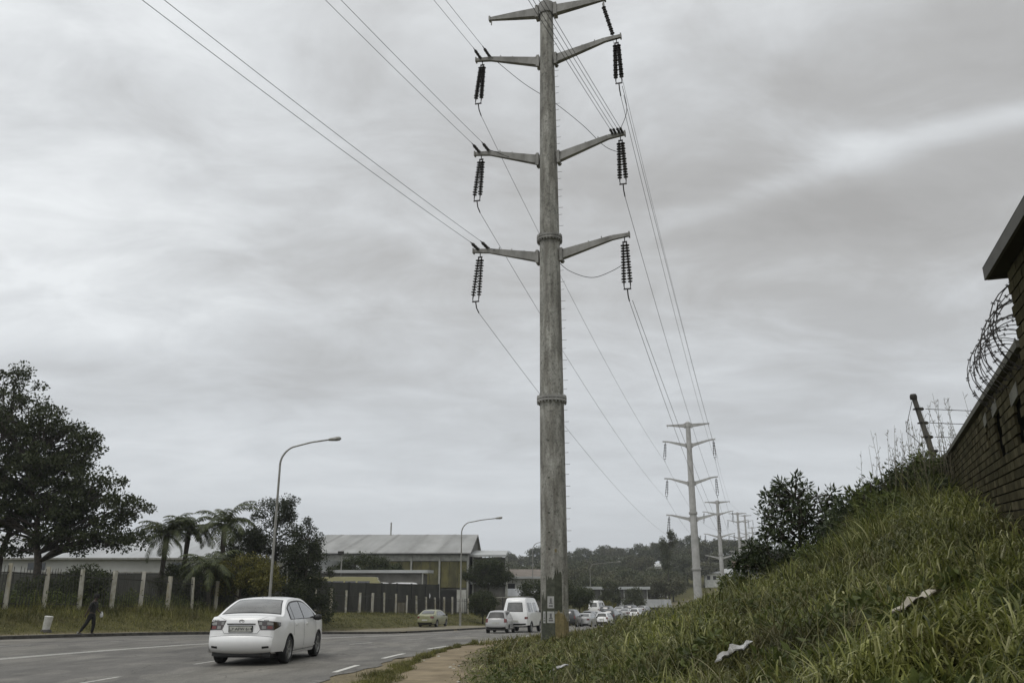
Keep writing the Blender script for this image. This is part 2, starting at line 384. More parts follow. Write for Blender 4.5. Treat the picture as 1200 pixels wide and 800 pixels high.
def make_pole(detail=True):
    root = empty('power_pole', (0,0,0))
    # shaft in three flanged sections
    cuts = [-2.2, 7.95, 14.2, 24.75]
    for i in range(3):
        mb = MB(); zs = np.linspace(cuts[i], cuts[i+1], 6)
        k = 1.0 - .012*i
        mb.lathe([(prof(z, SH)*k, z) for z in zs], NF, ph=PH)
        mb.build('shaft_section', m_shaft, root)
    for z in (7.95, 14.2):
        r = prof(z, SH); mb = MB()
        mb.lathe([(r, z-.10),(r+.09,z-.09),(r+.09,z-.015),(r+.02,z-.01),(r+.02,z+.01),(r+.09,z+.015),(r+.09,z+.09),(r,z+.10)], 20)
        for k in range(24):
            a = 2*math.pi*k/24; mb.box((math.cos(a)*(r+.06), math.sin(a)*(r+.06), z), (.035,.035,.30))
        mb.build('flange_ring', m_steel, root)
    mb = MB(); r = prof(24.75, SH); mb.lathe([(r+.05,24.25),(r+.06,24.3),(r+.06,24.75),(r*.6,24.9),(0.0,24.93)], 12); mb.build('top_cap', m_steel, root)
    for s in (-1, 1):
        mb = MB(); r = prof(24.4, SH)
        mb.beam((s*(r-.02),0,24.42), (s*1.35,0,24.49), .24, .42, .19, .28); mb.beam((s*1.35,0,24.49), (s*2.42,0,24.55), .19, .28, .11, .13)
        mb.box((s*2.45,0,24.55), (.07,.2,.2)); mb.box((s*(r+.1),0,24.42), (.14,.36,.56))
        mb.box((s*2.38,0,24.36), (.04,.04,.22))
        mb.build('crossarm', m_steel, root)
    for zr, zt, L in ARMS:
        for s in (-1, 1):
            mb = MB(); r = prof(zr, SH)
            kx = L*.80; kz = zt-.06
            mb.beam((s*(r-.03),0,zr), (s*kx,0,kz), .22, .36, .13, .17); mb.beam((s*kx,0,kz), (s*(L+.03),0,zt), .13, .17, .11, .13)
            mb.box((s*(r+.05),0,zr+.0), (.10,.34,.52)); mb.box((s*(L+.05),0,zt), (.05,.19,.2))
            for b in (-1, 1):
                for c in (-1, 1): mb.box((s*(r+.11),b*.13,zr+c*.2), (.05,.05,.05))
            for q in (.3,.55,.8): mb.box((s*(r+(kx-r)*q),0,zr+(kz-zr)*q+.15), (.03,.03,.12))
            mb.build('crossarm', m_steel, root)
            ix = s*(L-.13 if s > 0 else L-.22); zt0 = zt-.08
            bot = bottom_pt(s, zt, L)
            ins = MB(); n = 14 if detail else 8; sg = 10 if detail else 6
            ins.tube([(ix,0,zt0), (ix,0,zt0-.18)], .02, 6)
            top2 = Vector((ix,0,zt0-.20)); b = Vector(bot)
            ins.box(top2, (.18,.03,.06))
            for q in (-1, 1):
                shed_string(ins, top2+Vector((q*.06,0,0)), b+Vector((q*.12,0,.12)), n, .105, sg)
                ins.tube([b+Vector((q*.12,0,.14)), b+Vector((q*.10,0,0))], .018, 5)
            ins.box(b+Vector((0,0,.02)), (.28,.03,.05))
            ins.tube([b, b+Vector((0,.12,-.2)), b+Vector((0,.42,-.30))], .024, 6)
            ins.build('insulator_string', m_insul, root)
    if detail:
        for i in range(56):
            z = 2.6+i*.38
            if z > 23.8: break
            a = R(-12 if i % 2 else 14)
            r = prof(z, SH); p = Vector((math.cos(a)*(r-.02), math.sin(a)*(r-.02), z)); q = p+Vector((math.cos(a)*.16, math.sin(a)*.065, 0))
            if any(abs(z-zz) < .33 for zz in (7.95,14.2,13.5,17.6,22.05)): continue
            mb = MB(); mb.tube([p, q, q+Vector((0,0,.02))], .008, 5); mb.build('step_bolt', m_steel, root)
    return root
def bottom_pt(s, zt, L):
    if s < 0: return (-(L-.22)-.16, 0, zt-2.1)
    return (L-.13+.03, 0, zt-2.15)
pole1 = make_pole(True); pole1.location = PB; pole1.rotation_euler = (0,0,ROT0)
tag(pole1, 'huge weathered grey power pole with posters at its foot, nearest of the row', 'power pole', 'power poles along the road')
# paint, notices at the foot of the near pole
def facet_patch(name, k, u0, u1, z0, z1, mat, off=.004, jag=0, parent=pole1, seed=1):
    rr = random.Random(seed); nU = 7; vs = []; top = []
    for i in range(nU+1):
        u = u0+(u1-u0)*i/nU
        for e in (0, 1):
            z = (z0 - rr.uniform(0,jag)*.4) if e == 0 else z1 + rr.uniform(-jag, jag)
            r = prof(z, SH)+off; a0 = PH+2*math.pi*k/NF; a1 = PH+2*math.pi*(k+1)/NF
            vs.append((r*(math.cos(a0)*(1-u)+math.cos(a1)*u), r*(math.sin(a0)*(1-u)+math.sin(a1)*u), z))
    mb = MB(); mb.add(vs, [(2*i, 2*i+2, 2*i+3, 2*i+1) for i in range(nU)]); return mb.build(name, mat, parent)
kf = None
for k in range(NF):     # facet just left of the seam that faces the road
    a = (PH+2*math.pi*(k+1)/NF + ROT0) % (2*math.pi)
    if abs(a-R(268.5)) < math.pi/NF: kf = k; break
if kf is None: kf = 7
m_pdark = P('dark_green_paint', (.075,.08,.055), .8, 0, (.035,.038,.026), 7, 6, .2)
m_pyel = P('ochre_paint', (.26,.21,.10), .85, 0, (.15,.125,.06), 7, 6, .2)
m_paper = P('poster_paper', (.42,.42,.40), .8, 0, (.32,.32,.31), 9, 5)
m_ink = P('poster_ink', (.16,.16,.155), .8, 0, (.10,.10,.10), 20, 3)
facet_patch('paint_patch', kf-1, .15, 1, -.3, 1.25, m_pdark, .003, .2, seed=1)
facet_patch('paint_patch', kf, 0, 1, -.3, 1.8, m_pdark, .003, .12, seed=2)
facet_patch('paint_patch', kf+1, 0, .85, .75, 2.0, m_pdark, .003, .15, seed=3)
facet_patch('paint_patch', kf+1, 0, 1, -.3, .72, m_pyel, .003, .1, seed=4)
facet_patch('paint_patch', kf+2, 0, .9, -.3, .5, m_pyel, .003, .15, seed=5)
facet_patch('paint_patch', kf+1, .05, .3, 2.62, 2.72, m_pyel, .003, .02, seed=6)
for (k, u0, u1, z0, z1) in ((kf,.1,.92,.36,.72), (kf,.15,.9,.82,1.2), (kf-1,.45,.85,.35,.72)):
    po = facet_patch('poster', k, u0, u1, z0, z1, m_paper, .007)
    w = u1-u0
    facet_patch('poster_print', k, u0+w*.2, u1-w*.2, z0+.05, z0+.10, m_ink, .010, parent=po)
    facet_patch('poster_print', k, u0+w*.36, u1-w*.36, z1-.2, z1-.06, m_ink, .010, parent=po)
    facet_patch('poster_print', k, u0+w*.25, u1-w*.25, z1-.24, z1-.2, m_ink, .010, parent=po)
for z in (2.7,3.25,5.1,6.4,3.9): facet_patch('rust_mark', kf, .3, .55, z, z+.05, m_pdark, .003, .01, seed=int(z*9))

# tension assemblies on the arms of the near pole that take the incoming wires
RM = Matrix.Rotation(ROT0, 4, 'Z')
def W(p, base_=PB, rot=ROT0): return Matrix.Rotation(rot, 4, 'Z') @ Vector(p) + Vector(base_)
inv = RM.inverted()
DIN = Vector((-.40,-1,0)).normalized()
def Lc(v): return (inv @ v)
dl = Lc(DIN)
starts = {}
for i, (zr, zt, L) in enumerate(ARMS):
    for q in (-1, 1):
        mb = MB(); a = Vector((-(L-.35)+q*.2, 0, zt+.04)); e = a+dl*.75+Vector((0,0,.02))
        mb.tube([a, e], .02, 6); shed_string(mb, a+dl*.08, e-dl*.1, 6, .07, 8)
        mb.box(a, (.1,.12,.1)); mb.build('tension_fitting', m_dkmetal, pole1); starts[('L', i, q)] = W(e)
for q in (-1.6,-.6,.6,1.6):
    L = ARMS[1][2]; zt = ARMS[1][1]
    mb = MB(); a = Vector((L-.22+q*.12, 0, zt+.03)); e = a+dl*.45
    mb.tube([a, e], .02, 6); mb.box(a, (.05,.12,.1)); shed_string(mb, a+dl*.05, e, 3, .06, 8)
    mb.build('tension_fitting', m_dkmetal, pole1); starts[('R', 1, q)] = W(e)
# slanted long string between the upper right arm and the top arm
mb = MB(); a = Vector((ARMS[2][2]-.25, 0, ARMS[2][1]+.06)); e = Vector((2.35, 0, 24.3))
shed_string(mb, a, e, 13, .095, 10); mb.tube([e, Vector((2.38,0,24.45))], .018, 6); mb.build('insulator_string', m_insul, pole1)

pole_proto = make_pole(False)
m_pfar = P('far_pole_paled', (.46,.455,.44), .75, 0, (.34,.335,.32), 1.2, 5)  # lighter copy of the pole colours, distance haze painted in
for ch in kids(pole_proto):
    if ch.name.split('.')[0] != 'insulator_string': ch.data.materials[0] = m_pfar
POS = [PB, (20.9,100,-3.35), (41.6,175,-4.45), (65,250,.25), (88.5,330,6.9), (113,410,8.6)]
rots = [ROT0]
plab = ['second power pole down the line with flange low on its shaft, smaller than the nearest',
        'third power pole in the row, just right of the second pole and half its height',
        'fourth power pole in the row, slim shaft right of the third',
        'fifth power pole in the row, thin and pale beside the fourth',
        'farthest power pole of the row, faint above the dark shrub on the bank']
for i in range(1, 6):
    a, b = POS[i-1], POS[min(i+1,5)]
    ang = math.atan2(b[1]-a[1], b[0]-a[0]) - math.pi/2
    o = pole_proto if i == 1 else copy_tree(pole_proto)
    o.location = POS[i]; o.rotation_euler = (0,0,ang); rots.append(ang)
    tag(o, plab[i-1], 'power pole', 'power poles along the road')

def wire(name, p0, p1, sag, r, label, group, mat=None, n=28):
    p0, p1 = Vector(p0), Vector(p1); c = p0
    pts = [(p0.lerp(p1, t)-Vector((0,0,4*sag*t*(1-t))))-c for t in np.linspace(0,1,n)]
    mb = MB(); mb.tube(pts, r, 4, False)
    o = mb.build(name, mat or m_wire, None, True, loc=c); tag(o, label, 'wire', group); return o
names3 = ['lowest', 'middle', 'upper']
ordn = ['nearest and second', 'second and third', 'third and fourth', 'fourth and fifth', 'fifth and farthest']
for k in range(5):
    rad = [.010,.013,.018,.024,.03][k]; sag = [1.0,1.0,.9,.9,.9][k]
    for i, (zr, zt, L) in enumerate(ARMS):
        for s in (-1, 1):
            if k >= 3 and i == 1: continue
            b = bottom_pt(s, zt, L); b = (b[0], .4, b[2]-.30); b2 = (b[0], -.4, b[2])
            sd = 'left' if s < 0 else 'right'
            wire('power_line', W(b, POS[k], rots[k]), W(b2, POS[k+1], rots[k+1]), sag, rad,
                 'thin wire under the %s %s arms between the %s poles' % (names3[i], sd, ordn[k]), 'wires between the poles')
            if s > 0 and k == 0 and i != 1:
                wire('power_line', W((b[0]+.12, b[1], b[2]), POS[k], rots[k]), W((b2[0]+.35, b2[1], b2[2]+.1), POS[k+1], rots[k+1]), sag*.55, rad,
                     'tauter outer wire of the pair under the %s right arms, nearest to second pole' % names3[i], 'wires between the poles')
    if k < 4:
        wire('power_line', W((2.4,0,24.4), POS[k], rots[k]), W((2.4,0,24.4), POS[k+1], rots[k+1]), .6, rad*.8,
         'earth wire along the top right arms between the %s poles' % ordn[k], 'wires between the poles')
for (side, i, q), p in starts.items():
    end = p + DIN*72 + Vector((q*.05,0,0)); 
    if side == 'L': lab = '%s wire of the pair running from overhead to the %s left arm' % ('left' if q < 0 else 'right', names3[i])
    else: lab = '%s of the four parallel wires running down to the middle right arm' % {-1.6:'leftmost',-.6:'second from left',.6:'third from left',1.6:'rightmost'}[q]
    wire('power_line', p, end, 1.6 if side == 'L' else 1.5, .0095, lab, 'incoming wires overhead', m_wire_dark, 40)
def jumper(pts, label):
    c = W(pts[0]); P3 = [W(p) for p in pts]; out = []
    # smooth through the points
    m = len(P3)
    for i in range(m-1):
        a, b, c0, d = P3[max(i-1,0)], P3[i], P3[i+1], P3[min(i+2,m-1)]
        for t in np.linspace(0,1,8, endpoint=(i == m-2)):
            out.append(.5*((2*b)+(c0-a)*t+(2*a-5*b+4*c0-d)*t*t+(3*b-a-3*c0+d)*t**3)-c)
    mb = MB(); mb.tube(out, .012, 5); o = mb.build('jumper_wire', m_wire_dark, None, True, loc=c)
    tag(o, label, 'wire', 'jumper wires round the near pole')
jumper([(-2.45,-.2,22.7),(-1.2,.7,21.7),(.1,.8,20.6),(1.3,.5,19.2),(2.2,.3,18.0),(2.9,.1,17.5)], 'slack jumper wire crossing behind the shaft from upper left arm to middle right insulators')
jumper([(-2.3,-.2,14.0),(-1.4,.5,13.9),(-.2,.75,13.85),(.6,.6,13.1),(1.5,.4,12.65),(2.3,.2,12.75),(2.9,.05,13.0)], 'slack jumper loop hanging below the lowest right arm')
jumper([(-2.3,-.25,18.2),(-2.0,-.5,17.95),(-1.5,.0,17.9),(-.6,.6,18.0),(.2,.7,17.9)], 'short jumper wire hugging the middle left arm')
jumper([(2.85,-.2,18.3),(3.15,-.1,19.2),(3.0,.05,20.4)], 'short jumper wire beside the right insulators below the upper arm')

# ================================================================== street lamps
def lamp(x, y, z, h, reach, az, label, lean=0.0, rad=.085, lantern=True):
    root = empty('street_lamp', (x,y,z)); root.rotation_euler = (lean, 0, 0)
    d = Vector((math.cos(az), math.sin(az), 0))
    mb = MB(); z1 = h-1.5
    mb.tube([(0,0,-.3),(0,0,1.2),(0,0,1.22),(0,0,z1)], [rad*1.35,rad*1.3,rad,rad*.72], 10); mb.build('post', m_galv, root, angle=30)
    pts = []
    for t in np.linspace(0,1,14):
        a = t*R(66); r0 = 1.15
        pts.append(d*(r0*(1-math.cos(a))) + Vector((0,0,z1+r0*math.sin(a))))
    e = pts[-1]; end = d*reach + Vector((0,0,h)); pts.append(e.lerp(end,.5)+Vector((0,0,.06))); pts.append(end)
    mb = MB(); mb.tube(pts, [rad*.7]*10+[rad*.55]*6, 8); mb.build('arm', m_galv, root, True)
    if lantern:
        mb = MB(); dv = Vector((d.x,d.y,.12)).normalized(); M = dv.to_track_quat('Z','Y').to_matrix()
        mb.lathe([(.04,-.05),(.075,.02),(.10,.2),(.13,.45),(.12,.62),(.06,.72),(0,.74)], 10, end, M); mb.build('lantern', m_galv, root, True)
    return tag(root, label, 'street lamp', 'street lamps along the road')
lamp(-13.6, 50, gz(-13.6,50), 10.9, 2.75, R(2), 'tall curved street lamp beside the white sedan, left of the dark conifers')
lamp(-5.2, 90, gz(-5.2,90), 10.6, 3.5, R(5), 'curved street lamp in front of the right end of the big hall')
lamp(3.0, 128, gz(3.0,128), 10.5, 3.3, R(5), 'curved street lamp half hidden by the left edge of the near power pole')
lamp(15.2, 172, gz(15.2,172), 9.2, 5.4, R(5), 'curved street lamp before the far trees, just right of the near power pole')
lamp(44, 290, gz(44,290)-1.0, 9.2, 4, R(5), 'small distant street lamp among the trees left of the second power pole', rad=.12)
lamp(54, 330, gz(54,330)-2, 9.2, 4, R(10), 'tiny distant street lamp closest to the second power pole', rad=.12)
# floodlight mast by the hall
root = empty('floodlight_mast', (-20.9,108,gz(-20.9,108)))
mb = MB(); mb.tube([(0,0,0),(0,0,7.2)], [.09,.07], 8); mb.build('post', m_galv, root)
mb = MB(); mb.box((-.1,-.2,7.35), (.7,.35,.35)); mb.build('floodlight', m_dkmetal, root)
tag(root, 'thin mast with a dark floodlight in front of the hall roof', 'floodlight')
root = empty('sign_post', (-16.0,63,gz(-16.0,63)))
mb = MB(); mb.tube([(0,0,0),(0,0,3.6)], [.07,.06], 8); mb.build('post', m_galv, root)
mb = MB(); mb.box((-.55,-.02,1.95), (.62,.04,.6)); mb.box((-.28,0,2.1), (.5,.03,.04)); mb.build('sign_back', m_galv, root)
tag(root, 'thin bare grey post with small plate in front of the conifers', 'post')

# ================================================================== cars
def crs(pts, n):
    """resample a polyline with rounded corners to n points"""
    P_ = [Vector((p[0],0,p[1])) for p in pts]; out = []
    m = len(P_)
    for i in range(m-1):
        a, b, c, d = P_[max(i-1,0)], P_[i], P_[i+1], P_[min(i+2,m-1)]
        for t in np.linspace(0,1,12, endpoint=(i == m-2)):
            out.append(.5*((2*b)+(c-a)*t+(2*a-5*b+4*c-d)*t*t+(3*b-a-3*c+d)*t**3))
    X = np.array([[p.x, p.z] for p in out]); s = np.concatenate([[0], np.cumsum(np.hypot(*np.diff(X, axis=0).T))])
    q = np.linspace(0, s[-1], n); return np.stack([np.interp(q, s, X[:,0]), np.interp(q, s, X[:,1])], 1)

class Body:
    def __init__(s, prof_, W_, wheels, wr, zsill, belt, tumble, rear, front, n=110, rows=14, my=12, zb_ends=(.3,.24), pl=(.16,.2)):
        s.P = crs(prof_, n); s.W = W_; s.wheels = wheels; s.wr = wr; s.zs = zsill; s.belt = belt; s.tumble = tumble
        s.rear, s.front = rear, front; s.rows, s.my = rows, my; s.xr, s.xf = s.P[:,0].min(), s.P[:,0].max(); s.zbe = zb_ends; s.pl = pl
        d = np.gradient(s.P, axis=0); d /= np.hypot(d[:,0], d[:,1])[:,None]; s.nrm = np.stack([-d[:,1], d[:,0]], 1)   # outward (profile runs rear -> top -> front)
        s.bul = .035 + .075*np.abs(s.nrm[:,0])**2
    def w(s, x, z):
        p = 1.0
        if x < s.rear: p -= s.pl[0]*(min(1.0,(s.rear-x)/(s.rear-s.xr)))**2.2
        if x > s.front: p -= s.pl[1]*(min(1.0,(x-s.front)/(s.xf-s.front)))**2.0
        if z < .5: v = 1-.055*((.5-z)/.3)**2
        elif z < s.belt: v = 1-.035*((z-.5)/(s.belt-.5))**2
        else: v = .965-(z-s.belt)*s.tumble/s.W - .06*max(0,z-s.belt)**2
        return s.W*p*v
    def zb(s, x):
        z = s.zs
        if x < s.rear: z = s.zs+(s.zbe[0]-s.zs)*min(1,(s.rear-x)/.35)
        if x > s.front: z = s.zs+(s.zbe[1]-s.zs)*min(1,(x-s.front)/.35)
        for wx in s.wheels:
            a = s.wr+.055
            if abs(x-wx) < a: z = max(z, s.wr + math.sqrt(a*a-(x-wx)**2)) if True else z
        return z
    def build(s, mat, parent):
        V = []; F = []; n = len(s.P); K = s.rows; J = s.my
        side = {}
        for sd in (-1, 1):
            for i in range(n):
                x, zt = s.P[i]; zb = min(s.zb(x), zt-.01) if zt > s.zb(x) else zt-.002
                for k in range(K+1):
                    t = k/K; z = zt+(zb-zt)*t
                    V.append((x, sd*s.w(x, z), z)); side[(sd,i,k)] = len(V)-1
            for i in range(n-1):
                for k in range(K):
                    f = (side[(sd,i,k)], side[(sd,i,k+1)], side[(sd,i+1,k+1)], side[(sd,i+1,k)])
                    F.append(f if sd < 0 else f[::-1])
        st = {}
        for i in range(n):
            st[(i,0)] = side[(-1,i,0)]; st[(i,J)] = side[(1,i,0)]
            for j in range(1, J):
                v = -1+2*j/J; V.append(s.pt(i, v)); st[(i,j)] = len(V)-1
        for i in range(n-1):
            for j in range(J): F.append((st[(i,j)], st[(i+1,j)], st[(i+1,j+1)], st[(i,j+1)]))
        mb = MB(); mb.add(V, F); return mb.build('body', mat, parent, angle=55)
    def pt(s, i, v, off=0.0):
        i0 = int(max(0, min(len(s.P)-2, math.floor(i)))); t = i-i0
        P0 = s.P[i0]*(1-t)+s.P[i0+1]*t; nn = s.nrm[i0]*(1-t)+s.nrm[i0+1]*t; b = s.bul[i0]*(1-t)+s.bul[i0+1]*t
        q = b*(1-abs(v)**2.6)+off
        return (P0[0]+nn[0]*q, v*s.w(P0[0], P0[1]), P0[1]+nn[1]*q)
    def strip(s, mb, ia, ib, va, vb, off, n=8, m=10, vb2=None):
        """patch over the top/back skin between profile indices; va/vb half-widths may differ at each end"""
        vs = []
        for a in range(n+1):
            t = a/n; i = ia+(ib-ia)*t; lo = va[0]+(va[1]-va[0])*t; hi = vb[0]+(vb[1]-vb[0])*t
            for b in range(m+1): vs.append(s.pt(i, lo+(hi-lo)*b/m, off))
        mb.add(vs, [(a*(m+1)+b, (a+1)*(m+1)+b, (a+1)*(m+1)+b+1, a*(m+1)+b+1) for a in range(n) for b in range(m)])
    def side(s, mb, sd, xa, xb, lo, hi, off, n=12, m=5):
        vs = []
        for a in range(n+1):
            x = xa+(xb-xa)*a/n; l = lo(x) if callable(lo) else lo; h = hi(x) if callable(hi) else hi
            for b in range(m+1):
                z = l+(h-l)*b/m; vs.append((x, sd*(s.w(x,z)+off), z))
        fs = [(a*(m+1)+b, (a+1)*(m+1)+b, (a+1)*(m+1)+b+1, a*(m+1)+b+1) for a in range(n) for b in range(m)]
        mb.add(vs, fs if sd < 0 else [f[::-1] for f in fs])
    def idx(s, x=None, z=None, rear=True, top=True):
        """fractional profile index where the roofline passes x (upper side) or where the rear passes height z"""
        n = len(s.P)
        if z is not None:
            rng_ = range(n-1) if rear else range(n-2, -1, -1)
            for i in rng_:
                a, b = s.P[i,1], s.P[i+1,1]
                if (a-z)*(b-z) <= 0 and a != b: return i+(z-a)/(b-a)
        im = int(np.argmax(s.P[:,1]))
        for i in range(n-1):
            a, b = s.P[i,0], s.P[i+1,0]
            if (a-x)*(b-x) <= 0 and a != b and s.P[i,1] > s.belt*.75: return i+(x-a)/(b-a)
    def roof(s, x):
        i = s.idx(x=x); i0 = int(i); t = i-i0
        return s.P[i0,1]*(1-t)+s.P[min(i0+1,len(s.P)-1),1]*t

def carpaint(name, c, rough=.28, coat=.6):
    m, t, b = nt(name); v = tex_coord(t)
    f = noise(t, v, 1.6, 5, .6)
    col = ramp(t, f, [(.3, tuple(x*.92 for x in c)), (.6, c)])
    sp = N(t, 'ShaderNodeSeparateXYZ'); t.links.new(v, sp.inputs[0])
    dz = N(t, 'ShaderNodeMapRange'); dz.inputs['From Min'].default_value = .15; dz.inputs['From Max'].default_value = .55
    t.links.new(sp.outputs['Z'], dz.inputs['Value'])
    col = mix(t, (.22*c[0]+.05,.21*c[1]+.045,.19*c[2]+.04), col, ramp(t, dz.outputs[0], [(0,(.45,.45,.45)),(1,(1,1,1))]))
    t.links.new(col, b.inputs['Base Color']); b.inputs['Roughness'].default_value = rough
    b.inputs['Coat Weight'].default_value = coat; b.inputs['Coat Roughness'].default_value = .06; return m
m_glass = P('car_glass', (.045,.047,.045), .14, 0, (.03,.03,.03), 3, spec=.9, coat=.8)
m_glassr = P('car_rear_glass', (.15,.148,.135), .05, 0, (.04,.04,.036), 1.3, spec=.9, coat=.8)
m_glassm = P('dusty_glass', (.06,.06,.056), .4, 0, (.04,.04,.038), 3, spec=.4)
m_rim = P('alloy_rim', (.42,.42,.41), .35, .6, (.28,.28,.27), 5)
m_lampred = P('dark_tail_lens', (.045,.022,.018), .12, 0, (.022,.018,.014), 6, spec=.8, coat=.6)
m_lampclr = P('clear_lens', (.30,.30,.28), .12, 0, (.20,.20,.19), 9, spec=.8)
m_lampred2 = P('red_lens', (.17,.025,.018), .2, 0, (.10,.018,.014), 9, spec=.8)
m_plate = P('plate_white', (.55,.55,.5), .5, 0, (.4,.4,.37), 9)
m_seam = P('panel_seam', (.03,.03,.028), .8)
m_trim = P('black_trim', (.02,.02,.019), .5)

def wheel(parent, x, y, r, wdt, spokes=5, detail=True):
    sd = 1 if y > 0 else -1; M = Matrix.Rotation(R(-90)*sd, 3, 'X') if sd > 0 else Matrix.Rotation(R(90), 3, 'X')
    wroot = MB(); h = wdt/2; n = 32 if detail else 18
    wroot.lathe([(r*.64,-h),(r*.9,-h),(r*.985,-h*.75),(r,-h*.3),(r,h*.3),(r*.985,h*.75),(r*.9,h),(r*.66,h),(r*.63,h*.7),(r*.62,-h*.6)], n, (x,y,r), M)
    tyre = wroot.build('wheel', m_blackpt, parent, angle=35)
    rim = MB(); rim.lathe([(r*.66,h*.96),(r*.63,h*.98),(r*.60,h*.5),(r*.58,-h*.2)], n, (x,y,r), M, 0.0, False)
    rim.lathe([(0,h*.8),(r*.11,h*.8),(r*.13,h*.4)], 12, (x,y,r), M)
    for k in range(spokes):
        a = 2*math.pi*k/spokes; c_, s_ = math.cos(a), math.sin(a)
        for dd in (-1, 1):
            p0 = M @ Vector((c_*r*.08, s_*r*.08, h*.62)); ang = a+dd*.16; p1 = M @ Vector((math.cos(ang)*r*.61, math.sin(ang)*r*.61, h*.72))
            rim.beam(p0+Vector((x,y,r)), p1+Vector((x,y,r)), r*.075, r*.075, r*.085, r*.07)
    rim.build('rim', m_rim, tyre)
    bk = MB(); bk.lathe([(0,-h*.1),(r*.6,-h*.1)], 16, (x,y,r), M); bk.build('brake_disc', m_trim, tyre)
    return tyre
def text_mesh(name, txt, size, mat, parent, M, ext=.002):
    cu = bpy.data.curves.new(name, 'FONT'); cu.body = txt; cu.size = size; cu.extrude = ext; cu.align_x = 'CENTER'; cu.align_y = 'CENTER'
    to = bpy.data.objects.new(name, cu); C.objects.link(to); bpy.context.view_layer.update()
    me = bpy.data.meshes.new_from_object(to.evaluated_get(bpy.context.evaluated_depsgraph_get()))
    C.objects.unlink(to); bpy.data.objects.remove(to); me.transform(M); me.materials.clear(); me.materials.append(mat)
    return link(bpy.data.objects.new(name, me), parent)

def under(parent, x0, x1, hw, z0, z1):
    mb = MB(); mb.box(((x0+x1)/2,0,(z0+z1)/2), (x1-x0, hw*2, z1-z0)); return mb.build('underbody', m_trim, parent)

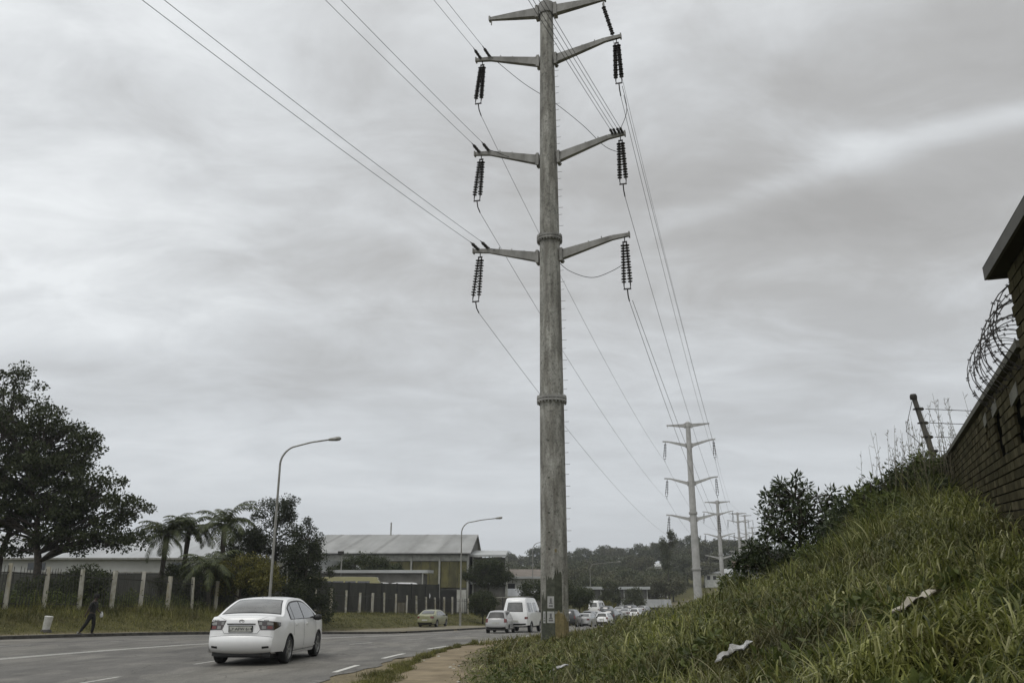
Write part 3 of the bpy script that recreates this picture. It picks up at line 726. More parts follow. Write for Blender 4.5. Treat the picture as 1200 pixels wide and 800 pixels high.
def sedan(name, label, paint, detail=True):
    root = empty(name)
    pr = [(-2.06,.27),(-2.19,.33),(-2.255,.45),(-2.26,.58),(-2.225,.64),(-2.205,.78),(-2.19,.93),(-2.155,1.035),(-2.08,1.06),(-1.9,1.065),(-1.66,1.09),(-1.35,1.265),(-1.02,1.405),(-.7,1.462),(-.1,1.482),(.35,1.44),(.75,1.29),(1.2,1.05),(1.45,.98),(1.85,.88),(2.12,.74),(2.23,.55),(2.23,.36),(2.1,.24)]
    B = Body(pr, .875, (-1.32,1.28), .315, .2, .97, .46, -1.45, 1.3, n=150 if detail else 90, rows=16, my=14)
    B.build(paint, root)
    under(root, -2.0, 2.0, .64, .17, .72)
    mb = MB(); mb.box((-2.02,0,.27), (.3,1.35,.12)); mb.build('bumper_underside', m_trim, root)
    g0, g1 = B.idx(x=-1.615), B.idx(x=-1.03)
    gm = MB(); B.strip(gm, g0-.9, g1+1.2, (-.915,-.86), (.915,.86), .003); wf = gm.build('rear_window_seal', m_trim, root, True)
    gm = MB(); B.strip(gm, g0, g1, (-.885,-.825), (.885,.825), .007); gm.build('rear_window', m_glassr, root, True)
    w0, w1 = B.idx(x=.45), B.idx(x=1.15)
    gm = MB(); B.strip(gm, w0, w1, (-.87,-.92), (.87,.92), .006); gm.build('windscreen', m_glass, root, True)
    for sd in (-1, 1):
        top = lambda x: B.roof(x)-.075
        fr = MB(); B.side(fr, sd, -1.28, 1.02, lambda x: .985-.0*x, lambda x: max(1.0, B.roof(x)-.055), .003, 30); fr.build('window_frame', m_trim, root, True)
        def gl(xa, xb):
            g = MB(); B.side(g, sd, xa, xb, 1.0, lambda x: max(1.01, B.roof(x)-.09), .007, 14); g.build('side_window', m_glass, root, True)
        gl(-1.2,-.97); gl(-.93,-.16); gl(-.09,.86)
        sm = MB()
        for x in (-.125, .98):
            B.side(sm, sd, x-.007, x+.007, .27, .985, .003, 1, 10)
        B.side(sm, sd, -1.02, -1.006, .62, .985, .003, 1, 6)
        B.side(sm, sd, -1.0, .98, .265, .278, .003, 12, 1); sm.build('door_seam', m_seam, root)
        sm = MB(); B.side(sm, sd, -.9, .92, .31, .355, .012, 14, 2); sm.build('side_moulding', paint, root)
        for x in (-.78,.12):
            h = MB(); h.box((x, sd*(B.w(x,.86)+.02), .87), (.19,.035,.035)); h.box((x-.02, sd*(B.w(x,.86)+.003), .865), (.1,.012,.06)); h.build('door_handle', paint, root)
        mi = MB(); c_ = Vector((.82, sd*(B.w(.82,.98)+.10), 1.0)); mi.lathe([(0,-.11),(.05,-.10),(.075,-.05),(.08,.03),(.06,.09),(0,.10)], 10, c_, Matrix.Rotation(R(90),3,'X'))
        mi.box((.82, sd*(B.w(.82,.98)+.01), .97), (.06,.10,.03)); mi.build('mirror', m_trim if detail else paint, root, True)
        # tail light wraps the corner
        tl = MB(); i0, i1 = B.idx(z=.775), B.idx(z=.965)
        lo, hi = (.56,.50), (1.0,1.0)
        if sd < 0: B.strip(tl, i0, i1, (-1.0,-1.0), (-.60,-.49), .006, 5, 6)
        else: B.strip(tl, i0, i1, (.60,.49), (1.0,1.0), .006, 5, 6)
        B.side(tl, sd, -2.235, -1.93, lambda x: .775+(x+2.235)*.28, lambda x: .965-(x+2.235)*.08, .006, 8, 4)
        t_ = tl.build('tail_light', m_lampred, root, True)
        for (a, b, c0, c1, mm) in ((.64,.76,.80,.865,m_lampclr), (.55,.64,.885,.94,m_lampclr), (.79,.97,.885,.94,m_lampclr), (.80,.95,.80,.865,m_lampred2)):
            q = MB(); j0, j1 = B.idx(z=c0), B.idx(z=c1)
            B.strip(q, j0, j1, (a*sd,a*sd), (b*sd,b*sd), .011, 2, 3); q.build('lens', mm, t_)
        rf = MB(); B.strip(rf, B.idx(z=.405), B.idx(z=.445), (sd*.70,sd*.70), (sd*.9,sd*.9), .006, 2, 3); rf.build('reflector', m_trim, root)
        hl = MB(); n_ = len(B.P); ih = B.idx(z=.66, rear=False); ih2 = B.idx(z=.80, rear=False)
        B.strip(hl, ih2, ih, (sd*.6,sd*.62), (sd*.99,sd*.99), .006, 3, 4); hl.build('headlight', m_lampclr, root)
    sm = MB()
    ia = B.idx(z=.69)
    # boot lid outline
    B.strip(sm, ia-.12, ia+.12, (-.5,-.5), (.5,.5), .004, 1, 10)
    for sd in (-1,1):
        B.strip(sm, ia, B.idx(z=.78), (sd*.50,sd*.585), (sd*.512,sd*.597), .004, 4, 1)
        B.strip(sm, B.idx(z=.965), B.idx(z=1.04), (sd*.49,sd*.80), (sd*.502,sd*.812), .004, 4, 1)
    B.strip(sm, B.idx(z=.625)-.1, B.idx(z=.625)+.1, (-.98,-.98), (.98,.98), .003, 1, 14)
    sm.build('boot_seam', m_seam, root)
    ch = MB(); B.strip(ch, B.idx(z=.885), B.idx(z=.908), (-.44,-.46), (.44,.46), .02, 2, 12); ch.build('plate_recess_shadow_strip', m_trim, root); ch2 = kids(root)[-1]
    ch2.name = 'garnish_shade_strip'  # dark strip painting in the shade of the garnish above the plate
    x, y, z = B.pt(B.idx(z=.81), 0)
    pl = MB(); pl.box((x-.004,0,.805), (.03,.56,.145), M=Matrix.Rotation(R(-5),3,'Y')); pf = pl.build('number_plate', m_trim, root)
    pl = MB(); pl.box((x-.012,0,.806), (.03,.52,.115), M=Matrix.Rotation(R(-5),3,'Y')); pl.build('plate_face', m_plate, pf)
    if detail:
        M = Matrix.Translation((x-.03,0,.806)) @ Matrix.Rotation(R(-90),4,'Z') @ Matrix.Rotation(R(85),4,'X')
        text_mesh('plate_lettering', 'CP APW 614', .098, m_trim, pf, M)
        x2 = B.pt(B.idx(z=.975), 0)[0]
        em = MB(); em.tube([(0,.055*math.cos(a),.035*math.sin(a)) for a in np.linspace(0,2*math.pi,17)], .009, 5, False)
        em.tube([(0,.02*math.cos(a),.034*math.sin(a)) for a in np.linspace(0,2*math.pi,13)], .006, 5, False)
        e_ = em.build('emblem', m_rim, root, loc=(x2-.012,0,.972))
        for yy, w_ in ((.62,.16),(-.56,.12)):
            M = Matrix.Translation((B.pt(B.idx(z=1.0), yy/.8)[0]-.014, yy, 1.0)) @ Matrix.Rotation(R(-90),4,'Z') @ Matrix.Rotation(R(80),4,'X')
            bd = MB(); 
            for q in range(4): bd.box((0, -w_/2+w_*(q+.5)/4, 0), (.006, w_/4*.7, .028))
            bd.build('badge', m_rim, root, loc=(B.pt(B.idx(z=.99), yy/.82)[0]-.008, yy, .99))
        hb = MB(); B.strip(hb, B.idx(x=-1.0)+1.4, B.idx(x=-1.0)+2.6, (-.03,-.02), (.03,.02), .03, 2, 2); hb.build('roof_antenna', m_trim, root)
        ex = MB(); ex.tube([(-2.2,-.45,.24),(-1.7,-.45,.26)], .03, 10); ex.build('exhaust', m_dkmetal, root)
        sk = MB()
        for k in (-1,1): sk.box((-1.28,k*.55,.35), (.5,.2,.05))
        sk.tube([(-1.32,-.6,.31),(-1.32,.6,.31)], .05, 8); sk.build('rear_axle', m_trim, root)
    for x in (-1.32,1.28):
        for sd in (-1,1): wheel(root, x, sd*.765, .315, .2, 5, detail)
    return tag(root, label, 'car')

def boxcar(name, label, paint, prof_, W_, wheels, wr, belt, tumble, rw, sidew, cat='car', rear=-1.3, front=1.2, zs=.25, tl=(.7,.95,.8), glass=None, zpl=.6, pl=(.1,.16), spare=False):
    """hatchback / van family: rw=(z0,z1,halfwidth) rear window, sidew=list of (x0,x1)"""
    root = empty(name)
    B = Body(prof_, W_, wheels, wr, zs, belt, tumble, rear, front, n=100, rows=12, my=10, zb_ends=(zs+.08,zs+.05), pl=pl)
    B.build(paint, root); under(root, B.xr+.2, B.xf-.2, W_-.24, zs-.03, .75)
    gm = MB(); i0, i1 = B.idx(z=rw[0]), B.idx(z=rw[1]); B.strip(gm, i0-.5, i1+.5, (-rw[2]-.04,-rw[2]-.04), (rw[2]+.04,rw[2]+.04), .003); gm.build('rear_window_seal', m_trim, root, True)
    gm = MB(); B.strip(gm, i0, i1, (-rw[2],-rw[2]), (rw[2],rw[2]), .007); gm.build('rear_window', glass or m_glassr, root, True)
    for sd in (-1,1):
        for x0, x1 in sidew:
            g = MB(); B.side(g, sd, x0, x1, belt+.03, lambda x: max(belt+.05, min(rw[1]+.05, B.roof(x)-.1)), .006, 12); g.build('side_window', m_glass, root, True)
        t_ = MB(); a, b = (sd*tl[2], sd*1.0)
        B.strip(t_, B.idx(z=tl[0]), B.idx(z=tl[1]), (min(a,b),)*2, (max(a,b),)*2, .007, 3, 3); B.side(t_, sd, B.xr+.03, B.xr+.18, tl[0], tl[1], .006, 3, 3); t_.build('tail_light', m_lampred2, root)
        m_ = MB(); xm = B.xf*.42; m_.box((xm, sd*(B.w(xm,belt)+.12), belt+.05), (.1,.18,.15)); m_.build('mirror', m_trim, root)
        sm = MB(); B.side(sm, sd, -.01, .01, zs+.1, belt, .004, 1, 8); sm.build('door_seam', m_seam, root)
    x = B.pt(B.idx(z=zpl), 0)[0]
    p_ = MB(); p_.box((x-.01,0,zpl), (.03,.5,.13)); p_.build('number_plate', m_plate, root)
    b_ = MB(); B.strip(b_, B.idx(z=zs+.13), B.idx(z=zs+.22), (-.9,-.9), (.9,.9), .02, 2, 10); b_.build('bumper_strip', m_trim, root)
    w0 = B.idx(x=B.xf*.3); w1 = B.idx(x=B.xf*.62)
    gm = MB(); B.strip(gm, w0, w1, (-.85,-.9), (.85,.9), .006); gm.build('windscreen', m_glass, root, True)
    for x in wheels:
        for sd in (-1,1): wheel(root, x, sd*(W_-.12), wr, .2, 5, False)
    return tag(root, label, cat)

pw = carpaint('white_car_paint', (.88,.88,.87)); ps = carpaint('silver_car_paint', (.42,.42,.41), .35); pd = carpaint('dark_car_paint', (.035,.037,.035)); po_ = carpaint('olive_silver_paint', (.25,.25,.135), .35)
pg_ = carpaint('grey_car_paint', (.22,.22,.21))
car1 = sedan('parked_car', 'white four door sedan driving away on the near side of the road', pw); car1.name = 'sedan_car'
car1.location = (-6.12, 22.95, float(base(22.95))+.012); car1.rotation_euler = (0,0,R(87.5))
HB = [(-1.72,.33),(-1.84,.42),(-1.87,.6),(-1.82,.85),(-1.76,1.0),(-1.6,1.25),(-1.42,1.45),(-1.0,1.515),(-.2,1.52),(.3,1.46),(.75,1.22),(1.1,1.02),(1.5,.92),(1.78,.74),(1.86,.5),(1.74,.28)]
def place(o, px, Y, rz, dz=0.012):
    x = (px-600)/1000*.956*Y; o.location = (x, Y, float(base(Y))+dz); o.rotation_euler = (0,0,R(rz)); return o
c2 = boxcar('hatchback_car', 'small silver hatchback driving away behind the white sedan, left of the tall white van', ps, HB, .82, (-1.15,1.2), .29, .95, .45, (1.03,1.38,.8), [(-1.3,-.8),(-.72,-.02),(.05,.75)], tl=(.75,1.0,.78), zpl=.72, glass=m_glassm)
place(c2, 587, 65, 80)
VN = [(-2.3,.5),(-2.36,.62),(-2.38,.9),(-2.36,1.25),(-2.3,1.6),(-2.2,2.1),(-2.05,2.3),(-1.5,2.36),(.2,2.36),(.75,2.25),(1.15,1.75),(1.4,1.4),(2.1,1.22),(2.3,1.0),(2.33,.65),(2.2,.5)]
c3 = boxcar('white_van', 'tall white van with square rear window beside the silver hatchback', pw, VN, .9, (-1.35,1.4), .38, 1.38, .18, (1.45,2.0,.66), [(-2.0,-1.45),(-1.3,-.75),(-.4,.5)], 'van', zs=.45, tl=(.95,1.1,.82), zpl=.8)
place(c3, 613, 68, 76); c3.scale = (1.1,1.12,1.04)
rr_ = MB(); 
for x in (-1.6,-.6,.2): rr_.box((x,0,2.44), (.04,1.3,.03))
for s in (-1,1): rr_.tube([(-1.8,s*.62,2.44),(.4,s*.62,2.44)], .02, 6)
rr_.build('roof_rack', m_galv, c3)
SV = [(-2.1,.4),(-2.22,.55),(-2.24,.9),(-2.2,1.1),(-2.08,1.45),(-1.9,1.68),(-1.5,1.76),(-.2,1.78),(.3,1.7),(.85,1.35),(1.2,1.12),(1.8,1.02),(2.15,.85),(2.2,.6),(2.1,.35)]
SD = [(-2.06,.27),(-2.19,.33),(-2.255,.45),(-2.225,.64),(-2.19,.93),(-2.155,1.01),(-1.9,1.04),(-1.66,1.07),(-1.35,1.24),(-1.02,1.37),(-.7,1.43),(-.1,1.45),(.35,1.41),(.75,1.26),(1.2,1.03),(1.45,.96),(1.85,.86),(2.12,.72),(2.23,.55),(2.23,.36),(2.1,.24)]
c4 = boxcar('dark_suv', 'black off-road car just right of the near power pole', pd, SV, .92, (-1.3,1.4), .36, 1.12, .35, (1.2,1.55,.75), [(-1.7,-1.0),(-.9,-.05),(.05,.7)], tl=(.9,1.2,.85), zpl=.75, glass=m_glass)
place(c4, 669, 95, 76)
c5 = boxcar('grey_sedan', 'light grey sedan at the end of the queue right of the black off-road car', ps, SD, .86, (-1.32,1.28), .31, .95, .42, (1.1,1.34,.75), [(-1.2,-.95),(-.9,-.15),(-.08,.8)], zs=.2, tl=(.75,.92,.7), zpl=.6, pl=(.16,.2), glass=m_glass)
place(c5, 687, 99, 73)
c6 = boxcar('hatchback_car', 'white hatchback in the queue, right of the grey sedan', pw, HB, .82, (-1.15,1.2), .29, .95, .45, (1.03,1.38,.8), [(-1.3,-.8),(-.72,-.02),(.05,.75)], tl=(.75,1.0,.78), zpl=.72, glass=m_glassm)
place(c6, 708, 112, 72)
spots = [(698,125,'grey_sedan','silver sedan further up the queue behind the white hatchback',c5,72),
         (722,128,'hatchback_car','pale hatchback in the queue partly behind the bank grass',c2,70),
         (734,140,'grey_sedan','light sedan farthest right in the queue',c5,68),
         (712,142,'dark_suv','dark off-road car far up the queue',c4,70),
         (746,138,'hatchback_car','pale hatchback whose roof peeps above the bank grass at the right end of the queue',c6,66),
         (716,117,'dark_suv','dark off-road car beside the white hatchback in the queue',c4,72),
         (727,152,'grey_sedan','small silver sedan under the depot roof in the far queue',c5,68),
         (754,160,'grey_sedan','farthest tiny sedan where the road bends out of sight',c5,64),
         (691,122,'hatchback_car','pale hatchback directly ahead of the light grey sedan',c2,72),
         (740,150,'dark_suv','small dark off-road car near the bend of the far road',c4,66),
         (700,150,'white_van','small white van at the head of the queue',c3,70)]
for px, Y, nm, lb, src, rz in spots:
    o = copy_tree(src); place(o, px, Y, rz); o['label'] = lb
# battered sedan on the far verge
c7 = boxcar('parked_sedan', 'olive and silver saloon standing on the far roadside by the fence', po_, SD, .86, (-1.32,1.28), .31, .95, .42, (1.1,1.34,.75), [(-1.2,-.95),(-.9,-.15),(-.08,.8)], zs=.2, tl=(.75,.92,.7), zpl=.6, pl=(.16,.2), glass=m_glass)
c7.location = (-7.2,82,gz(-7.2,82)+.05); c7.rotation_euler = (0,0,R(76))
# vehicles behind the green screen
bs = boxcar('parked_bus', 'olive roofed bus parked behind the dark screen wall under the shed', carpaint('bus_paint',(.26,.24,.10)), [(-4.5,.5),(-4.6,.8),(-4.6,1.6),(-4.5,2.4),(-4.2,2.75),(-3,2.8),(3.2,2.8),(3.9,2.5),(4.4,1.6),(4.6,.9),(4.5,.5)], 1.15, (-2.8,2.9), .45, 1.5, .12, (1.6,2.3,.75), [(-4,-2.8),(-2.6,-1.4),(-1.2,0),(.2,1.4),(1.6,3.0)], 'bus', rear=-4, front=3.8, zs=.5, tl=(1.0,1.2,.85), zpl=.9)
bs.location = (-19.5,103,1.0); bs.rotation_euler = (0,0,R(5))
for px, Y, lb in ((447,104.3,'white van roof showing over the dark screen wall beside the bus'), (480,104.8,'white van roof showing over the dark screen wall farthest right')):
    o = copy_tree(c3); x = (px-600)/1000*.956*Y; o.location = (x, Y, 1.0); o.scale = (1,1,.93); o.rotation_euler = (0,0,R(8)); o['label'] = lb
    if 'group' in o: del o['group']

# ================================================================== person
def skin_fig(name, verts, edges, radii, mat, parent, root_i=0, sub=2, smooth=True):
    me = bpy.data.meshes.new(name); me.from_pydata(verts, edges, []); me.materials.append(mat)
    o = bpy.data.objects.new(name, me); link(o, parent)
    sm = o.modifiers.new('skin', 'SKIN'); sm.use_smooth_shade = True
    if not me.skin_vertices: 
        import bmesh
        bm = bmesh.new(); bm.from_mesh(me); bm.verts.layers.skin.verify(); bm.to_mesh(me); bm.free()
    for i, r in enumerate(radii):
        sv = me.skin_vertices[0].data[i]; sv.radius = r if hasattr(r,'__len__') else (r,r); sv.use_root = (i == root_i)
    s2 = o.modifiers.new('sub', 'SUBSURF'); s2.levels = sub; s2.render_levels = sub
    bpy.context.view_layer.update()
    dg = bpy.context.evaluated_depsgraph_get(); me2 = bpy.data.meshes.new_from_object(o.evaluated_get(dg)); me2.name = name
    o.modifiers.clear(); o.data = me2
    if not me2.materials: me2.materials.append(mat)
    return o
m_skin = P('dark_skin', (.055,.034,.024), .55, 0, (.04,.025,.018), 6)
m_cloth = P('dark_shirt', (.02,.02,.017), .9, 0, (.01,.01,.009), 12)
m_trous = P('black_trousers', (.012,.012,.011), .9, 0, (.008,.008,.008), 10)
m_hair = P('black_hair', (.01,.009,.008), .9)
m_shoe = P('dark_shoe', (.02,.018,.016), .7); m_sole = P('pale_sole', (.4,.4,.38), .8); m_bag = P('white_plastic_bag', (.6,.6,.6), .5, 0, (.45,.45,.45), 20, bmp=.4)
per = empty('person', (-18.75, 40.0, gz(-18.75,40.0)))
tag(per, 'person in dark clothes walking along the verge holding a small white bag', 'person')
# walking towards +X (right); hips at 0.9
v = [(0,0,.92),(0,0,1.05),(.02,0,1.22),(.05,0,1.38),(.07,0,1.49),(.095,0,1.56),(.115,0,1.66),(.11,0,1.74),      # spine, neck, head 0-7
     (.04,-.18,1.41),(-.06,-.24,1.16),(-.16,-.22,.93),(-.20,-.21,.85),                                       # arm A (swings back) 8-11
     (.05,.18,1.41),(.06,.25,1.15),(.22,.22,1.00),(.29,.20,.98),                                             # arm B forward 12-15
     (-.02,-.09,.86),(-.16,-.09,.52),(-.40,-.09,.17),(-.42,-.09,.09),(-.29,-.10,.04),                                                # rear leg 16-20
     (.02,.09,.86),(.09,.09,.48),(.04,.09,.10),(.06,.09,.05),(.2,.1,.035)]
e = [(0,1),(1,2),(2,3),(3,4),(4,5),(5,6),(6,7),(3,8),(8,9),(9,10),(10,11),(3,12),(12,13),(13,14),(14,15),(0,16),(16,17),(17,18),(18,19),(19,20),(0,21),(21,22),(22,23),(23,24),(24,25)]
r = [(.12,.15),(.11,.14),(.115,.155),(.11,.16),(.055,.055),(.055,.055),(.095,.08),(.07,.065),.05,.042,.03,.032,.05,.042,.03,.032,(.085,.085),.06,.04,.04,.03,(.085,.085),.06,.04,.04,.03]
skin_fig('body', v, e, r, m_skin, per)
# clothes: slightly larger skins
tv = v[:5]+[v[8],v[9],v[12],v[13]]; te = [(0,1),(1,2),(2,3),(3,5),(5,6),(3,7),(7,8)]
tv[4] = (.06,0,1.44); te.append((3,4))
skin_fig('shirt', tv, te, [(.14,.17),(.13,.16),(.135,.175),(.13,.18),(.07,.08),.07,.06,.07,.06], m_cloth, per)
tv = [v[0],v[16],v[17],v[18],v[21],v[22],v[23],(0,0,1.0)]; te = [(0,1),(1,2),(2,3),(0,4),(4,5),(5,6),(0,7)]
skin_fig('trousers', tv, te, [(.145,.175),.105,.08,.058,.105,.08,.058,(.135,.165)], m_trous, per)
for (a, f) in ((v[19],v[20]),(v[24],v[25])):
    mb = MB(); mb.tube([(a[0]-.06,a[1],.055 if a[0] > 0 else .09), (a[0]+.03,a[1],.065 if a[0] > 0 else .085), (a[0]+.14,a[1],.05), (a[0]+.2,a[1],.04)], [.045,.055,.045,.025], 10); sh = mb.build('shoe', m_shoe, per, True)
mb = MB(); mb.box((v[19][0]-.075,v[19][1],.13), (.03,.08,.09)); mb.build('sock', m_sole, per)
hm = MB(); hm.lathe([(0,.125),(.06,.115),(.098,.07),(.108,.0),(.095,-.06),(.05,-.085)], 14, (.105,0,1.685)); hm.build('hair', m_hair, per, True)
fc = MB()
fc.lathe([(0,.018),(.014,.01),(.016,-.006),(0,-.014)], 6, (.208,0,1.655), Matrix.Rotation(R(90),3,'Y'))
for s in (-1,1):
    fc.lathe([(0,.01),(.01,0),(0,-.01)], 6, (.185,s*.035,1.675)); fc.lathe([(0,.02),(.018,.008),(.018,-.012),(0,-.02)], 6, (.105,s*.092,1.655))
fc.box((.192,0,1.61), (.012,.045,.01)); fc.build('face_features', m_skin, per, True)
for hi, wr_, dr in ((11,10,Vector((-.3,.05,-1)).normalized()), (15,14,Vector((.9,-.1,-.25)).normalized())):
    P0 = Vector(v[hi]); sidev = dr.cross(Vector((0,0,1))).normalized() if abs(dr.z) < .9 else Vector((0,1,0)); up = dr.cross(sidev)
    for q, (o_, L) in enumerate(((-.028,.07),(-.01,.085),(.01,.08),(.028,.062))):
        a = P0+up*o_ if False else P0+sidev*o_; b = a+dr*L*.5; c_ = b+(dr+up*.7).normalized()*L*.5
        mb = MB(); mb.tube([a, b, c_], [.011,.010,.008], 6); mb.build('finger', m_skin, per, True)
    mb = MB(); mb.tube([P0-dr*.02+sidev*.025, P0+sidev*.05+dr*.02, P0+sidev*.045+dr*.05], [.012,.012,.009], 6); mb.build('thumb', m_skin, per, True)
bg = MB(); bg.lathe([(.015,.10),(.03,.07),(.06,.02),(.085,-.06),(.08,-.12),(.04,-.15),(0,-.15)], 10, (0,0,0)); 
bg.v = [(x*(1+.15*math.sin(9*z)),y*.5,z) for x,y,z in bg.v]
b_ = bg.build('carrier_bag', m_bag, None, True, loc=tuple(Vector(per.location)+Vector((.33,.2,.92)))); tag(b_, 'small white plastic bag held in the walking person\'s hand', 'bag')
# white marker in the verge
def at(px, Y): return (px-600)/1000*.956*Y
root = empty('marker_stone', (at(58,40.5)+0,40.5,gz(at(58,40.5),40.5)))
mb = MB(); mb.lathe([(.15,-.1),(.155,.1),(.18,.62),(.19,.66),(.16,.68),(0,.69)], 12, (0,0,0), Matrix.Rotation(R(6),3,'Y')); mb.build('drum', P('drum_white',(.58,.58,.55),.8,0,(.4,.4,.36),5,bmp=.2), root, angle=40)
mb = MB(); mb.lathe([(.24,-.2),(.26,-.02),(.2,.10),(0,.12)], 9, (0.02,0,0)); mb.build('base', m_kerb, root); tag(root, 'stubby white painted marker standing in the grass left of the walking person', 'marker')

# ================================================================== fences
def fence(name, p0, p1, n, hpost, label, seed, pan=True, zof=-.1):
    rr = random.Random(seed); root = empty(name, (p0[0], p0[1], gz(*p0)))
    O = root.location; pts = []
    for i in range(n+1):
        t = i/n; x = p0[0]+(p1[0]-p0[0])*t; y = p0[1]+(p1[1]-p0[1])*t; pts.append(Vector((x, y, gz(x,y)+zof))-O)
    for i, p in enumerate(pts):
        h = hpost+rr.uniform(-.12,.1); mb = MB(); ln = Vector((rr.uniform(-.09,.05), rr.uniform(-.05,.05), h)); w = .23
        mb.beam(p-Vector((0,0,.2)), p+ln, w, w*.8, w*.86, w*.7); o = mb.build('fence_post', m_conc2 if rr.random() < .8 else m_conc, root)
        if i < n and pan:
            q = pts[i+1]; d = (q-p); L = Vector((d.x,d.y,0)).length; u = d/L; mb = MB(); step = .19; k = int(L/step)
            sag = rr.uniform(-.08,.05)
            for zz in (.38, hpost-.42, ): mb.beam(p+u*.1+Vector((0,0,zz)), q-u*.1+Vector((0,0,zz+sag)), .05, .05)
            for j in range(1, k):
                if rr.random() < .10: continue
                b = p+u*(j*L/k); hh = hpost-.12+rr.uniform(-.04,.04)+sag*j/k
                lean = Vector((rr.gauss(0,.02), rr.gauss(0,.02), 0))
                mb.beam(b+Vector((0,0,.12)), b+lean+Vector((0,0,hh)), .042, .02, .028, .015)
            mb.build('palisade_panel', m_palis, root)
    return tag(root, label, 'fence')
m_conc2 = P('concrete_post_stained', (.5,.485,.44), .85, 0, (.30,.27,.18), 2.2, 7, .3, .02, (1,1,.5))
fence('palisade_fence', (-26.5,36.4), (-17.2,64.7), 13, 2.25, 'old palisade fence with pale concrete posts behind the walking person', 3)
fence('palisade_fence', (-17.9,75), (-5.7,115), 15, 2.15, 'long row of slim white fence posts with rails in front of the dark screen wall', 4, zof=-.05)
# dark screen wall
m_screen = P('dark_screen', (.055,.055,.043), .85, 0, (.028,.028,.022), 1.2, 6, .2, .02, (1,1,.3))
def wall_run(name, p0, p1, h, mat, label, cat='wall', th=.12, pier=None, cap=None, zlow=-.3, dz=0.0, zc=None):
    d = Vector((p1[0]-p0[0], p1[1]-p0[1], 0)); L = d.length; u = d/L; root = empty(name, (p0[0],p0[1], zc if zc is not None else gz(*p0)+dz)); root.rotation_euler = (0,0,math.atan2(d.y,d.x))
    mb = MB(); n = max(1, int(L/2.6)); w = L/n
    for i in range(n): mb.box((w*(i+.5),0,(h+zlow)/2), (w-.03,th,h-zlow))
    mb.build('wall_panel', mat, root)
    mb = MB()
    for i in range(n+1): mb.box((w*i,-.02,(h+zlow)/2+.03), (.09,th+.08,h-zlow+.06))
    mb.build('support_post', m_trim if pier is None else pier, root)
    if cap: mb = MB(); mb.box((L/2,0,h+.05), (L,th+.1,.08)); mb.build('coping', cap, root)
    return tag(root, label, cat)
wall_run('screen_wall', (-25,78), (-8.8,106), 4.0, m_screen, 'long dark sheet screen wall behind the slim white fence posts', dz=-1.1)
wall_run('boundary_wall', (-4.2,118), (4.6,120), 2.9, P('grey_block_wall',(.13,.12,.10),.9,0,(.07,.066,.055),1,7,.3), 'grey block yard wall behind the white van', dz=-.9, cap=m_conc)

# ================================================================== buildings
def roof_mat(name, c, c2, n=1.2):
    m, t, b = nt(name); v = tex_coord(t)
    wv = N(t, 'ShaderNodeTexWave'); wv.inputs['Scale'].default_value = 1.6; wv.inputs['Distortion'].default_value = 0; t.links.new(v, wv.inputs['Vector'])
    f = noise(t, v, .35, 6, .6, (1,.25,1)); col = ramp(t, f, [(.35,c2),(.65,c)])
    col = mix(t, col, ramp(t, noise(t, v, .12, 2, .5, (4,.1,.1)), [(.45,(.86,.86,.86)),(.55,(1.05,1.05,1.05))]), .8, 'MULTIPLY')
    t.links.new(col, b.inputs['Base Color']); b.inputs['Roughness'].default_value = .55; b.inputs['Metallic'].default_value = .1
    bump(t, b, wv.outputs['Fac'], .5, .03); return m
m_hallroof = roof_mat('hall_roof_sheet', (.36,.36,.345), (.25,.25,.235))
m_wh_roof = roof_mat('warehouse_roof_sheet', (.50,.51,.51), (.37,.38,.38))
m_panel = P('yellowed_panel', (.17,.155,.06), .8, 0, (.075,.072,.035), 1.1, 7, .2, .02, (1,1,.4))
m_hcol = P('pale_column', (.42,.42,.38), .8, 0, (.27,.27,.24), 1.5)
m_wgrey = P('grey_render', (.17,.165,.15), .9, 0, (.10,.098,.085), .8, 7, .2)
m_dark = P('dark_opening', (.015,.015,.013), .6)
m_wwall = P('warehouse_wall', (.50,.50,.47), .85, 0, (.36,.36,.33), .25, 7)
m_brown = P('brown_roof', (.20,.17,.14), .85, 0, (.13,.11,.09), .5, 6)
m_win = P('window_glass', (.06,.07,.075), .12, 0, (.04,.045,.05), .8, spec=.8)

def seg(mb, x0, x1, y0, y1, z0, z1): mb.box(((x0+x1)/2,(y0+y1)/2,(z0+z1)/2), (x1-x0,y1-y0,z1-z0)); return mb
# big hall with pitched sheet roof (front faces the road)
hl = empty('industrial_hall', (-31,128,0)); hl.rotation_euler = (0,0,R(-1.0))
Lh = 24.7; e0, rz_ = 7.75, 11.6
mb = MB(); seg(mb, 0, Lh, .4, 36, -2, e0-.2); mb.build('wall', m_wgrey, hl)
mb = MB(); xs = [0.0,4.1,8.2,12.3,16.4,20.5,24.6]
for x in xs: seg(MB(), x-.12, x+.12, -.05, .5, -2, e0-.25).build('column', m_hcol, hl)
for i in range(6):
    p_ = MB(); z0 = 2.9 if i > 2 else 3.6
    for j in range(3):
        a = xs[i]+.14+j*(4.1-.28)/3; seg(p_, a+.03, a+(4.1-.28)/3-.03, .22, .38, z0, 6.55)
    p_.build('cladding_panel', m_panel if i >= 2 else m_wgrey, hl)
mb = MB(); seg(mb, 0, Lh, .1, .38, 6.62, e0-.25); mb.build('fascia', m_hcol, hl)
mb = MB(); seg(mb, xs[5]+.3, xs[6]-1.6, .2, .37, -.6, 2.6); seg(mb, xs[4]+2.2, xs[5]-.2, .2, .37, .2, 2.6); mb.build('open_bay', m_dark, hl)
mb = MB(); seg(mb, xs[6]-1.5, xs[6]-.15, -.2, .36, -.8, 2.6); mb.build('white_door', m_white, hl)
mb = MB()
